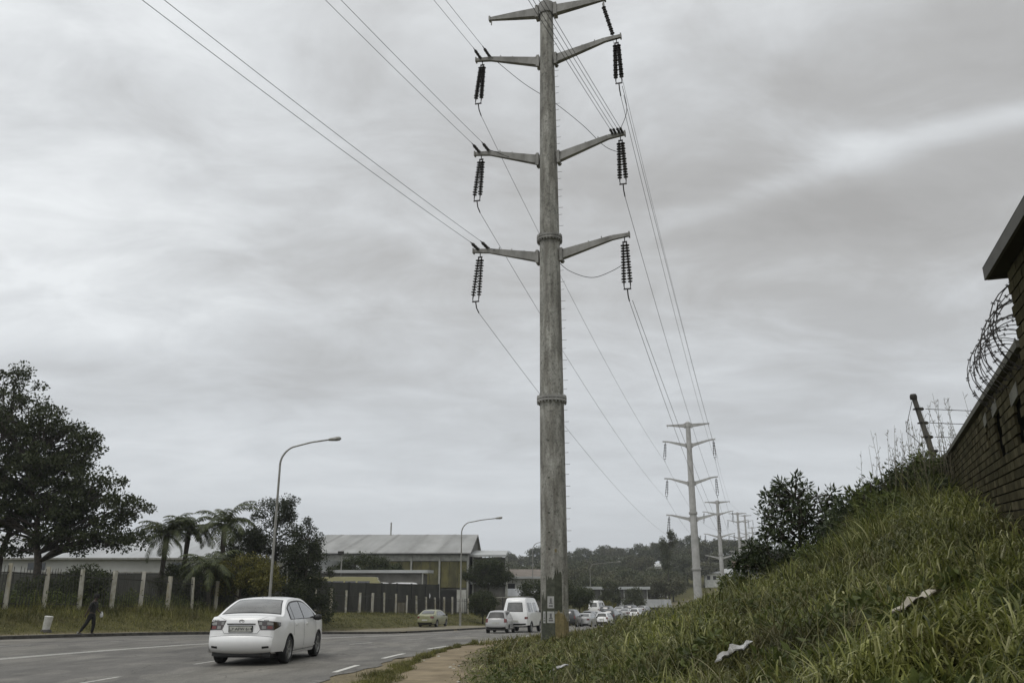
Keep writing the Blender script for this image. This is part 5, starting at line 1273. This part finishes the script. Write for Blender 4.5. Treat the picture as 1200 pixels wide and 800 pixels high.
# palms
def palm(label, px, Y, h, flen, nf, seed, lean=.2, up=.9):
    rr = random.Random(seed); x, y = wpos(px, Y); root = empty('palm_tree', (x,y,gz(x,y)))
    tp = [Vector((lean*(k/8)**2, 0, -.3+(h+.3)*k/8)) for k in range(9)]
    mb = MB(); mb.tube(tp, [.24,.2,.18,.17,.165,.16,.17,.19,.15], 9); mb.build('trunk', m_barkp, root, True)
    V = []; F = []; top = tp[-1]
    for i in range(nf):
        az = 2*math.pi*i/nf*2.618+rr.uniform(-.2,.2); el = up*rr.uniform(-.35,1.5); L = flen*rr.uniform(.8,1.1)
        hd = Vector((math.cos(az), math.sin(az), 0)); pts = []; p = top.copy(); n = 14
        ang = el
        for k in range(n+1):
            pts.append(p.copy()); ang -= (.055+.009*k); p = p + (hd*math.cos(ang)+Vector((0,0,math.sin(ang))))*(L/n)
        side = Vector((-hd.y, hd.x, 0))
        for k in range(n):
            a, b = pts[k], pts[k+1]; c = len(V); w_ = .02; V += [a-side*w_, a+side*w_, b+side*w_, b-side*w_]; F.append((c,c+1,c+2,c+3))
        for k in range(2, n*2):
            t = k/(n*2)*n; k0 = int(t); 
            if k0 >= n: break
            p0 = pts[k0].lerp(pts[k0+1], t-k0); d = (pts[k0+1]-pts[k0]).normalized(); ll_ = flen*.2*math.sin(math.pi*min(1,.12+.88*t/n))**.6*rr.uniform(.8,1.15)
            for s in (-1,1):
                q = (side*s*.8+d*.45+Vector((0,0,-.3+rr.uniform(-.25,.2)))).normalized(); m_ = p0+q*ll_*.5+Vector((0,0,.02)); e_ = p0+q*ll_+Vector((0,0,-ll_*.22)); wv = d*.038
                c = len(V); V += [p0-wv*.5, p0+wv*.5, m_+wv, m_-wv]; F.append((c,c+1,c+2,c+3)); V += [e_+wv*.2, e_-wv*.2]; F.append((c+3,c+2,c+4,c+5))
    fast_mesh('fronds', np.array([v_[:] for v_ in V]), np.array(F), m_palm, root)
    return tag(root, label, 'palm tree', 'palms behind the fence')
palm('bushy topped palm tree, left palm of the group', 185, 61, 5.3, 2.6, 30, 1, .1)
palm('palm tree with thin trunk standing just right of the leftmost palm', 210, 64, 6.0, 2.3, 26, 2, .15)
palm('tallest palm tree with drooping fronds, left of the dark evergreens', 256, 63, 6.3, 2.8, 30, 3, -.1)
palm('short palm with wide low fronds in front of the tallest palm', 244, 58, 2.9, 2.6, 22, 4, -.1, .8)

# shrubs on the bank (large, near)
x, y = at(945,19), 19
tree('glossy_shrub', 'dark glossy leaved shrub on the crest of the grassy bank', 'shrub', (x,y,gz(x,y)), 2.2, .06,
     [(-.1,0,1.1,.9,.7,.8),(.65,0,1.0,.7,.6,.65),(-.35,0,1.75,.32,.3,.35),(.1,0,1.85,.2,.2,.32),(.75,0,1.6,.24,.2,.28)], 135, 26, .13, .13, m_leaf_gl, 51, asp=.34, flat=1.0, fork=.2, limb_every=1, rosette=True, limb_r=.02, shell=.25)
x, y = at(905,20), 20
tree('glossy_shrub', 'lower dark glossy shrub left of the taller one, leaning over the bank', 'shrub', (x,y,gz(x,y)), 1.4, .05,
     [(0,0,.55,.75,.55,.35),(-.5,0,.55,.4,.4,.22),(-.2,0,.85,.3,.3,.2)], 60, 26, .13, .13, m_leaf_gl, 53, asp=.34, flat=1.0, fork=.15, limb_every=1, rosette=True, limb_r=.02, shell=.25)
x, y = at(1038,15.5), 15.5
tree('leafy_shrub', 'mid green leafy shrub with upright tip between glossy shrub and leaning post', 'shrub', (x,y,gz(x,y)), 1.3, .04,
     [(0,0,.55,.55,.5,.45),(-.15,0,1.0,.22,.2,.28),(.35,0,.65,.35,.3,.35)], 70, 20, .13, .14, m_leaf_md, 55, asp=.3, fork=.1, limb_every=1, rosette=True, limb_r=.015, shell=.2)
x, y = at(1080,17), 17
tree('dark_shrub', 'dense dark shrub at the foot of the leaning post by the wall', 'shrub', (x,y,gz(x,y)), 1.3, .04,
     [(0,0,.65,.5,.5,.6),(.15,0,1.05,.25,.25,.3)], 100, 34, .14, .09, m_leaf_dk, 57, asp=.3, fork=.1, limb_every=2, limb_r=.012, shell=.2)
for k, (px, Y, w_, h_, mt, lb) in enumerate(((1062,16.5,.75,1.25,m_leaf_dk,'tall dark bush on the crest between the leafy shrub and the post'),(1092,16.5,.7,1.35,m_leaf_md,'tall green bush directly under the leaning post'),(1012,17.5,.7,1.15,m_leaf_gl,'glossy bush closing the gap between the two main shrubs'),(1125,17,.6,1.0,m_leaf_dk,'dark bush pressed against the brick wall right of the post'))):
    x, y = at(px,Y), Y; tree('crest_bush', lb, 'bush', (x,y,gz(x,y)), h_, .04, [(0,0,h_*.5,w_,w_*.8,h_*.48),(.2,0,h_*.9,w_*.4,w_*.4,h_*.25)], 130, 30, .15, .115, mt, 90+k, asp=.34, flat=1.0, fork=.1, limb_every=2, limb_r=.012, shell=.2)
# dry seed-head weeds before the post
def weeds(name, label, x0, x1, y0, y1, n, h, seed, mat):
    rr = random.Random(seed); V = []; F = []
    mb = MB()
    for i in range(n):
        x, y = rr.uniform(x0,x1), rr.uniform(y0,y1); g = gz(x,y); H = h*rr.uniform(.6,1.1); dx, dy = rr.gauss(0,.12), rr.gauss(0,.12)
        pts = [Vector((x+dx*t*t, y+dy*t*t, g+H*t)) for t in np.linspace(0,1,7)]; mb.tube(pts, list(np.linspace(.006,.0022,7)), 4, False)
        for k in range(9):
            t = rr.uniform(.4,.98); p = Vector((x+dx*t*t, y+dy*t*t, g+H*t)); d = Vector((rr.gauss(0,1), rr.gauss(0,1), 1.1)).normalized()*rr.uniform(.06,.22)*(1.3-t)
            mb.tube([p, p+d*.6, p+d], [.003,.002,.0015], 3, False)
            for j in range(3):
                q = p+d*(.5+.25*j); mb.tube([q, q+Vector((rr.gauss(0,.012),rr.gauss(0,.012),.025))], [.004,.002], 3, False)
    o = mb.build(name, mat); tag(o, label, 'weeds', kind='stuff'); return o
weeds('dry_weeds', 'thin dry seed stalks standing before the leaning post', 6.9, 8.5, 14.5, 17.5, 70, 2.0, 5, P('dry_weed',(.16,.145,.095),.9,0,(.09,.08,.055),9))

mb = MB(); seg(mb, -30, -12, 99, 108, -2, .99); o = mb.build('loading_yard', m_side); o['kind'] = 'structure'
# more growth along the crest of the bank
for k, (px, Y, w_, h_, mt, lb) in enumerate(((1000,17,.6,.9,m_leaf_gl,'small glossy bush between the two taller shrubs on the bank crest'),(1062,14.5,.5,.75,m_leaf_md,'bright green bush in front of the dark shrub near the post'),(868,21,.45,.6,m_leaf_md,'low green bush at the left foot of the glossy shrubs'),(965,16,.6,.55,m_leaf_md,'low leafy growth in front of the tall glossy shrub'),(1120,15,.45,.7,m_leaf_dk,'dark low bush against the far end of the brick wall'))):
    x, y = at(px,Y), Y; tree('leafy_bush', lb, 'bush', (x,y,gz(x,y)), h_, .03, [(0,0,h_*.5,w_,w_,h_*.5)], 60, 22, .14, .11, mt, 80+k, asp=.32, flat=1.0, fork=.1, limb_every=2, limb_r=.012, shell=.2)
# ================================================================== far trees
protos = []
fspec = [([(0,0,6.5,4.2,4,2.6),(2.2,0,4.8,3.4,3.4,2),(-2.4,0,4.9,3.4,3.4,2)], 9, m_leaf_far), ([(0,0,7.5,3.2,3.2,2.6),(0,0,4.6,4.0,4,2.2)], 10, m_leaf_far),
         ([(0,0,7,5.6,5,1.4),(-2,0,5.6,4,4,1.3),(2.5,0,5.8,3.5,3.5,1.2)], 9, m_leaf_far2), ([(0,0,5,3.8,3.6,2.9),(1.5,0,7.4,2,2,1.6)], 9, m_leaf_far2), ([(0,0,5.6,4.6,4.2,3.4)], 9, m_leaf_far)]
for k, (el, h_, mt) in enumerate(fspec):
    protos.append(tree('broadleaf_tree', 'x', 'tree', (0,0,0), h_, .3, el, 100, 42, 1.15, .62, mt, 100+k, fork=2.5, limb_every=6, limb_r=.1, gap=.35))
used = set(); rr = random.Random(5); ft = []
def far_tree(px, Y, sc_, k, zoff=0.0):
    x = at(px, Y); o = protos[k] if k not in used else copy_tree(protos[k]); used.add(k)
    o.location = (x, Y, gz(x,Y)-.3+zoff); o.rotation_euler = (0,0,rr.uniform(0,6.28)); o.scale = (sc_*rr.uniform(.9,1.15), sc_*rr.uniform(.9,1.15), sc_*rr.uniform(.85,1.1))
    ft.append((px,Y,o)); return o
rows = [(166,172,628,668,3,.5,.6),(163,171,680,760,3,.4,.55), (196,215,665,790,8,.65,.85), (215,260,545,800,16,.75,1.0), (270,330,540,860,22,.85,1.15), (340,420,540,900,25,.95,1.3), (430,540,545,940,26,1.1,1.5)]
for (ya, yb, pa, pb, n, sa, sb) in rows:
    for i in range(n):
        px = pa+(pb-pa)*(i+rr.uniform(.1,.9))/n; Y = rr.uniform(ya,yb)
        if ya == 165 and 640 > px: pass
        far_tree(px, Y, rr.uniform(sa,sb), rr.randrange(5))
def where(px):
    if px < 600: return 'above the workshop left of the near power pole'
    if px < 670: return 'partly behind the near power pole'
    if px < 735: return 'above the depots right of the near power pole'
    if px < 800: return 'between the depots and the second power pole'
    return 'right of the second power pole'
def depth(Y): return 'closest' if Y < 215 else 'second' if Y < 265 else 'middle' if Y < 335 else 'rear' if Y < 425 else 'farthest'
for px, Y, o in ft:
    o['label'] = 'hazy far tree, %s row, %s' % (depth(Y), where(px)); o['group'] = 'far trees, %s row, %s' % (depth(Y), where(px)); o['category'] = 'tree'
# slim forked tall tree
x, y = at(785,210), 210
tree('slim_tree', 'slim forked tree standing taller than the treeline left of the second power pole', 'tree', (x,y,gz(x,y)), 12, .25,
     [(-.9,0,13.6,.75,.7,2.6),(1.3,0,15.2,1.0,.8,2.2),(.6,0,12.6,.5,.6,1.6),(-.4,0,9.6,1.0,1,1.8)], 95, 45, .7, .35, m_leaf_far, 77, fork=6, limb_every=3)

# ================================================================== grass
def blades(X, Y, H, Wd, seed, segs=3, bendf=.6, zoff=-.02, droop=1.0, lean=None, a_lo=1.1):
    rg = np.random.default_rng(seed); n = len(X); Z = ground(X, Y)+zoff
    az = rg.uniform(0, 2*np.pi, n) if lean is None else lean + rg.normal(0, .9, n)
    hd = np.stack([np.cos(az), np.sin(az), np.zeros(n)], 1); face = az + np.pi/2 + rg.normal(0,.6,n); sd = np.stack([np.cos(face), np.sin(face), np.zeros(n)], 1)
    ang0 = rg.uniform(a_lo,1.55,n); curve = rg.gamma(2.0, .45, n)*bendf*droop
    P_ = np.stack([X,Y,Z],1); rows_ = []; a = ang0.copy(); step = H/segs
    for k in range(segs+1):
        w = Wd*(1-(k/segs)**1.6)*.5+.0004
        rows_.append((P_-sd*w[:,None], P_+sd*w[:,None])); 
        P_ = P_ + (hd*np.cos(a)[:,None]+np.array([0,0,1])*np.sin(a)[:,None])*step[:,None]; a = a-curve*(1.2)
        a = np.maximum(a, -1.2)
    V = np.empty((n, (segs+1)*2, 3)); 
    for k, (l, r_) in enumerate(rows_): V[:,2*k] = l; V[:,2*k+1] = r_
    idx = np.arange(n)[:,None,None]*((segs+1)*2); q = np.array([(2*k,2*k+1,2*k+3,2*k+2) for k in range(segs)])
    return V.reshape(-1,3), (idx+q[None]).reshape(-1,4)
def tuft_noise(X, Y, s, ph=0): return .5+.5*np.sin(X*s+1.7*np.sin(Y*s*.6+ph))*np.sin(Y*s*1.1+1.3*np.sin(X*s*.7+ph*2))
# bank: density falls with distance
def bank_points(n, r0, r1, a0, a1, seed):
    rg = np.random.default_rng(seed); r = np.exp(rg.uniform(np.log(r0), np.log(r1), n)); a = rg.uniform(a0, a1, n)
    X = r*np.sin(a); Y = r*np.cos(a); return X, Y, r, rg
N_ = 330000
X, Y, r, rg = bank_points(N_, 2.2, 48, R(-12), R(46), 3)
# gather into tufts
cx = X + 0; k = rg.integers(0, N_//14, N_); tx, ty = X[k*13 % N_], Y[k*13 % N_]; tuft = rg.random(N_) < .6; rt = np.hypot(tx,ty)
sp = .055*np.maximum(1, rt/7)
X = np.where(tuft, tx+rg.normal(0,1,N_)*sp, X); Y = np.where(tuft, ty+rg.normal(0,1,N_)*sp, Y); r = np.hypot(X,Y)
T_ = TOE(Y); Wx = WALLX(Y)
ok = (X > T_+.0+rg.normal(0,.16,N_)) & ((X < Wx-.08) | (Y > 21.5) | (Y < 3.5)) & (r > 2.0) & (X < Wx+3)
X, Y, r = X[ok], Y[ok], r[ok]; f = np.clip((X-TOE(Y))/(WALLX(Y)-TOE(Y)), 0, 1)
t1 = tuft_noise(X, Y, 1.3); t2 = tuft_noise(X, Y, 3.1, 2); t3 = tuft_noise(X, Y, .55, 4)
n = len(X); near = ss(r, 2.2, 5.5); mound = (.06+.32*ss(f, .03, .4)+.16*ss(f,.72,.95))*(.15+.95*t1*t2+.35*t3)*(.4+.6*near)
H = (.08+.10*ss(f, .02, .3))*rg.gamma(6,1/6.,n)*(.7+.5*t2)*(.5+.5*near)
Wd = (.008+.010*rg.random(n))*np.maximum(1, r/9)**.75
V, F = blades(X, Y, H, Wd, 4, 4, .75, zoff=mound*rg.random(n)**.55-.02, a_lo=.1)
g = fast_mesh('grass', V, F, m_grass); tag(g, 'thick tangled grass covering the bank below the brick wall', 'grass', kind='stuff')
# tussocks of longer arching blades
rg = np.random.default_rng(31); nT = 1500; r = np.exp(rg.uniform(np.log(3.2), np.log(34), nT)); a = rg.uniform(R(-10), R(44), nT); tx = r*np.sin(a); ty = r*np.cos(a)
ok = (tx > TOE(ty)+.5) & (tx < WALLX(ty)-.25); tx, ty, r = tx[ok], ty[ok], r[ok]; nT = len(tx); per = 34
X = np.repeat(tx, per)+rg.normal(0,.05,nT*per); Y = np.repeat(ty, per)+rg.normal(0,.05,nT*per); sz = np.repeat(rg.uniform(.5,1.2,nT)*(.5+.5*ss(r,3,7)), per)
V, F = blades(X, Y, sz*rg.uniform(.2,.52,nT*per), (.008+.008*rg.random(nT*per))*np.maximum(1,np.repeat(r,per)/9)**.8, 32, 6, .42)
g = fast_mesh('tussocks', V, F, leafmat('tussock_grass', (.05,.056,.014), (.16,.155,.05), .3, .45, (.3,.28,.13), .8)); tag(g, 'longer arching grass tussocks scattered over the bank', 'grass', kind='stuff')
# tall rank growth along the crest towards the wall
rg = np.random.default_rng(41); nT = 520; ty = rg.uniform(10.5, 20.5, nT); ff = rg.uniform(.62, .97, nT); tx = TOE(ty)+ff*(WALLX(ty)-TOE(ty)); per = 46
X = np.repeat(tx, per)+rg.normal(0,.09,nT*per); Y = np.repeat(ty, per)+rg.normal(0,.09,nT*per); sz = np.repeat(rg.uniform(.5,1.25,nT)*(.55+.45*ss(ff,.66,.85))*ss(ty,9.5,14), per)
V, F = blades(X, Y, sz*rg.uniform(.35,.95,nT*per), .014+.014*rg.random(nT*per), 42, 6, .3, zoff=rg.random(nT*per)*.25, a_lo=.7)
g = fast_mesh('tall_grass', V, F, leafmat('rank_grass', (.045,.06,.015), (.2,.22,.065), .35, .45, (.36,.36,.18), .9)); tag(g, 'tall rank grass along the crest of the bank towards the leaning post', 'grass', kind='stuff')
# broad leaved weeds among the grass
rg = np.random.default_rng(43); nT = 1500; r = np.exp(rg.uniform(np.log(3.2), np.log(26), nT)); a = rg.uniform(R(-8), R(42), nT); tx = r*np.sin(a); ty = r*np.cos(a)
ok = (tx > TOE(ty)+.3) & (tx < WALLX(ty)-.25) & (tuft_noise(tx, ty, .9, 5) > .45); tx, ty, r = tx[ok], ty[ok], r[ok]
V, F = leaves(np.stack([tx, ty, ground(tx,ty)+.16], 1), .16*np.maximum(.7, r/12), 22, .085, .5, 44, .8)
g = fast_mesh('broadleaf_weeds', V, F, m_leaf_md); tag(g, 'broad leaved weeds mixed into the bank grass', 'weeds', kind='stuff')
# long pale arching stalks
X, Y, r, rg = bank_points(1900, 3.5, 26, R(-4), R(42), 9); ok = (X > TOE(Y)+.9) & (X < WALLX(Y)-.15); X, Y, r = X[ok], Y[ok], r[ok]; n = len(X)
V, F = blades(X, Y, rg.uniform(.2,.75,n)*(.5+.5*ss(r,3,7)), (.004+.005*rg.random(n))*np.maximum(1,r/10), 10, 9, .33, droop=.7)
g = fast_mesh('dry_stalks', V, F, m_stalk); tag(g, 'pale dry grass stalks arching over the bank', 'grass', kind='stuff')
# strip between road edge and path
rg = np.random.default_rng(12); n = 26000; Y = rg.uniform(7, 32, n); u = rg.random(n)
xl = ks(Y, [7,12,17,22,27,31,33], [-3.5,-3.2,-2.95,-2.6,-2.1,-1.4,-1.0], 1)+.12*np.sin(Y*2.3)+.08*np.sin(Y*5.1); xr = ks(Y, [7,12,17,22,27,31,33], [-2.1,-2.1,-2.15,-2.3,-1.95,-1.35,-1.0], 1)+.10*np.sin(Y*2.9+1)
X = xl+(xr-xl)*(.5+.5*(2*u-1)*np.sqrt(rg.random(n))*1.25); n = len(X)
V, F = blades(X, Y, rg.uniform(.05,.17,n)*(.6+.8*tuft_noise(X,Y,3.)), .006+.006*rg.random(n)*np.maximum(1,Y/15), 13, 3, .5)
g = fast_mesh('strip_grass', V, F, m_grassv); tag(g, 'low grass strip between the road edge and the dirt path', 'grass', kind='stuff')
# far verge
rg = np.random.default_rng(14); n = 130000; Y = rg.uniform(30, 125, n); Y = 30+(Y-30)*rg.random(n)**.6; dd_ = rg.uniform(-1.2, 15, n); d = dd_+2.1; X = XL(Y)-(dd_+PWD(Y))/.86
dens = ss(dd_, -1.0, 1.6); ok = rg.random(n) < dens*.9+.05; X, Y, d = X[ok], Y[ok], d[ok]; n = len(X)
H = (.05+.08*ss(d,1.5,3)+.24*ss(d, 3.4, 5.5)*(1-ss(Y,60,75))+.10*ss(d,5,8))*(.4+1.1*tuft_noise(X,Y,1.1)*tuft_noise(X,Y,2.3,3)+.2)*rg.gamma(5,.2,n)
V, F = blades(X, Y, H, (.016+.014*rg.random(n))*np.maximum(1,Y/60), 15, 3, .5)
g = fast_mesh('verge_grass', V, F, m_grassv); tag(g, 'rough grass and weeds along the far side of the road', 'grass', kind='stuff')
# roadside grass beyond the near pole, right of the road
rg = np.random.default_rng(16); n = 36000; Y = 30+120*rg.random(n)**1.5; X = XR(Y)+rg.uniform(.3,1,n)*rg.uniform(0,22,n)
V, F = blades(X, Y, rg.uniform(.08,.35,n), .02+.02*rg.random(n), 17, 3, .5); g = fast_mesh('roadside_grass', V, F, m_grassv); tag(g, 'grass on the right roadside beyond the near power pole', 'grass', kind='stuff')
# leafy tangle along the old fence
def creeper(name, label, p0, p1, n, hh, seed, mat):
    rg = np.random.default_rng(seed); t = rg.random(n); x = p0[0]+(p1[0]-p0[0])*t+rg.normal(0,.5,n); y = p0[1]+(p1[1]-p0[1])*t+rg.normal(0,.5,n)
    z = ground(x,y)+rg.random(n)*hh*(.3+.7*tuft_noise(x,y,.8)); V, F = leaves(np.stack([x,y,z],1), .35, 16, .13, .5, seed); o = fast_mesh(name, V, F, mat); tag(o, label, 'undergrowth', kind='stuff')
creeper('undergrowth', 'weedy undergrowth along the foot of the palisade fence', (-27.3,36.7), (-18.2,64), 900, 1.2, 18, m_leaf_md)
creeper('dark_undergrowth', 'dark scrub behind the palisade fence', (-30.0,37.5), (-20.5,67), 1000, 1.5, 19, m_leaf_dk)

# ================================================================== litter and rubble
def litter(name, label, x, y, sx, sy, sz, mat, seed, dz=.1):
    rg = random.Random(seed); mb = MB(); n = 9; vs = []; fs = []
    for i in range(n):
        for j in range(n):
            u, v_ = i/(n-1)-.5, j/(n-1)-.5; rr_ = 1-.3*rg.random(); vs.append((u*sx*rr_, v_*sy*rr_, sz*(.5+.5*math.sin(u*9+seed)*math.cos(v_*8)+.3*rg.random())*(1-2.5*max(u*u,v_*v_))))
    for i in range(n-1):
        for j in range(n-1): fs.append((i*n+j,(i+1)*n+j,(i+1)*n+j+1,i*n+j+1))
    b = len(vs); vs += [(x_,y_,z_-.008) for x_,y_,z_ in vs[:b]]; fs += [tuple(q+b for q in f[::-1]) for f in fs[:]]
    mb.add(vs, fs); o = mb.build(name, mat, None, True, loc=(x,y,gz(x,y)+dz)); o.rotation_euler = (R(-24),R(-12),rg.uniform(0,3)); tag(o, label, 'litter'); return o
m_plas = P('white_plastic_sheet', (.5,.5,.49), .45, 0, (.24,.23,.2), 9, bmp=.5, bdist=.03)
def on_ray(px, py):
    """ground point seen near a pixel of the picture"""
    p = R(16.7); v_ = (400-py)/1000; dy = math.cos(p)-v_*math.sin(p); dz = math.sin(p)+v_*math.cos(p); dx = (px-600)/1000
    for s in np.arange(2, 60, .05):
        if float(ground(dx*s, dy*s)) + .12 > 1.5+dz*s: return dx*s, dy*s
    return dx*10, dy*10
for nm, lb, px, py, sx, sy, sz, sd_, mt in (('plastic_sheet','crumpled white plastic sheet lying in the grass below the dark shrub',862,776,.34,.2,.08,1,m_plas),
        ('plastic_scrap','small white plastic scrap in the grass below the near power pole',655,789,.35,.16,.05,2,m_plas),
        ('concrete_slab','pale broken slab half buried in the bank grass below the wall',1076,735,.34,.34,.06,3,P('pale_slab',(.4,.37,.3),.9,0,(.28,.25,.2),6)),
        ('plastic_scrap','small white scrap in the grass at the lower right of the bank',1052,790,.2,.15,.05,4,m_plas)):
    x, y = on_ray(px, py); litter(nm, lb, x, y, sx, sy, sz, mt, sd_, .27 if nm == 'concrete_slab' else .17)
for k in range(14):
    x = random.uniform(-2.3,-.7); y = random.uniform(14,30); mb = MB(); s_ = random.uniform(.02,.05)
    mb.lathe([(0,s_*.5),(s_*.8,s_*.25),(s_,0),(s_*.7,-s_*.4)], 6); o = mb.build('pebble', m_conc, None, loc=(x,y,gz(x,y)+.015)); tag(o, 'small pale stone lying on the dirt path', 'stone', 'stones on the dirt path')

# ================================================================== sky, sun, camera
HAZE = .0003
w = bpy.data.worlds.new('World'); sc.world = w; w.use_nodes = True; t = w.node_tree; bgn = t.nodes['Background']
sky = N(t, 'ShaderNodeTexSky', sky_type='NISHITA'); sky.sun_disc = False
SE, SA = R(58), R(215)
sky.sun_elevation = SE; sky.sun_rotation = SA; sky.air_density = 1.4; sky.dust_density = 2.5
tc = N(t, 'ShaderNodeTexCoord'); sp = N(t, 'ShaderNodeSeparateXYZ'); t.links.new(tc.outputs['Generated'], sp.inputs[0])
def M_(op, a, b=None, c=None):
    n = N(t, 'ShaderNodeMath', operation=op)
    for i, v_ in enumerate((a,b,c)):
        if v_ is None: continue
        if isinstance(v_, bpy.types.NodeSocket): t.links.new(v_, n.inputs[i])
        else: n.inputs[i].default_value = v_
    return n.outputs[0]
zc = M_('MAXIMUM', sp.outputs['Z'], 0.0); den = M_('ADD', zc, .22)
cx_ = M_('DIVIDE', sp.outputs['X'], den); cy_ = M_('DIVIDE', sp.outputs['Y'], den)
cb = N(t, 'ShaderNodeCombineXYZ'); t.links.new(cx_, cb.inputs[0]); t.links.new(cy_, cb.inputs[1])
def cn(scale, detail, rough, st, rot=0.0, loc=(0,0,0), dist=0.0):
    mp = N(t, 'ShaderNodeMapping'); mp.inputs['Scale'].default_value = st; mp.inputs['Rotation'].default_value = (0,0,rot); mp.inputs['Location'].default_value = loc
    t.links.new(cb.outputs[0], mp.inputs['Vector']); n = N(t, 'ShaderNodeTexNoise'); n.inputs['Scale'].default_value = scale; n.inputs['Detail'].default_value = detail; n.inputs['Roughness'].default_value = rough; n.inputs['Distortion'].default_value = dist
    t.links.new(mp.outputs[0], n.inputs['Vector']); return n.outputs['Fac']
a1 = cn(.75, 6, .5, (.55,1.0,1), R(-28), (3.1,.4,0), .3)
a2 = cn(1.9, 7, .55, (.5,1.1,1), R(-22), (7,2,0), .4)
a3 = cn(4.6, 7, .6, (.75,1,1), R(-15), (1,5,0), .5)
f = M_('ADD', M_('ADD', M_('MULTIPLY', a1, .44), M_('MULTIPLY', a2, .32)), M_('MULTIPLY', a3, .26))
# darker, warmer to the right and high up
gx = M_('MULTIPLY', sp.outputs['X'], -.10); f = M_('ADD', f, gx)
# a long bright break between two darker cloud banks on the right
dd = M_('ADD', M_('MULTIPLY', cx_, .554), M_('MULTIPLY', cy_, .832)); dd = M_('ADD', dd, M_('MULTIPLY', a2, .22)); dd = M_('SUBTRACT', dd, 1.315+.11)
wq = N(t, 'ShaderNodeMapRange'); wq.interpolation_type = 'SMOOTHSTEP'; wq.inputs['From Min'].default_value = .1; wq.inputs['From Max'].default_value = .5; t.links.new(cx_, wq.inputs['Value'])
def gauss(d, s): q = M_('DIVIDE', d, s); return M_('EXPONENT', M_('MULTIPLY', M_('MULTIPLY', q, q), -1.0))
f = M_('ADD', f, M_('MULTIPLY', M_('SUBTRACT', M_('MULTIPLY', gauss(dd, .045), .12), M_('MULTIPLY', gauss(dd, .28), .095)), wq.outputs[0]))
col = ramp(t, f, [(.33,(3.5,3.43,3.33)),(.42,(4.15,4.12,4.05)),(.48,(5.0,5.05,5.06)),(.54,(6.0,6.12,6.18)),(.63,(7.6,7.75,7.8))])
hz = ramp(t, zc, [(0.0,(.0,.0,.0)),(.34,(1,1,1))])
col = mix(t, (5.3,5.55,5.85), col, hz)
top = ramp(t, zc, [(.55,(1.0,1.0,1.0)),(1.0,(1.6,1.6,1.6))]); col = mix(t, col, top, 1.0, 'MULTIPLY'); col = mix(t, col, (1.2,1.21,1.22), 1.0, 'MULTIPLY')
col = mix(t, col, sky.outputs[0], .06)
t.links.new(col, bgn.inputs['Color']); bgn.inputs['Strength'].default_value = .1
sl = bpy.data.lights.new('sun', 'SUN'); sl.energy = .8; sl.angle = R(25); sl.color = (1,.97,.92)
so = bpy.data.objects.new('sun', sl); C.objects.link(so)
sdir = Vector((math.sin(SA)*math.cos(SE), math.cos(SA)*math.cos(SE), math.sin(SE)))
so.rotation_euler = sdir.to_track_quat('Z','Y').to_euler()

hzm = bpy.data.materials.new('haze_air'); hzm.use_nodes = True; ht = hzm.node_tree; ht.nodes.remove(ht.nodes['Principled BSDF'])
pv = N(ht, 'ShaderNodeVolumePrincipled'); pv.inputs['Color'].default_value = (.9,.93,.97,1); pv.inputs['Density'].default_value = HAZE; pv.inputs['Anisotropy'].default_value = .2
ht.links.new(pv.outputs[0], ht.nodes['Material Output'].inputs['Volume'])
mb = MB(); mb.box((0,300,25), (1840,1440,90)); ho = mb.build('haze', hzm); ho['kind'] = 'stuff'; ho['label'] = 'thin grey haze over the distant trees'; ho['category'] = 'haze'
cam = bpy.data.cameras.new('camera'); cam.lens = 30; cam.sensor_width = 36; cam.clip_start = .05; cam.clip_end = 6000
co = bpy.data.objects.new('camera', cam); C.objects.link(co); co.location = (0,0,1.5); co.rotation_euler = (R(90+16.7),0,0); sc.camera = co
sc.view_settings.view_transform = 'Standard'; sc.view_settings.look = 'None'; sc.view_settings.gamma = 1; sc.view_settings.exposure = 0
sc.view_settings.use_curve_mapping = False
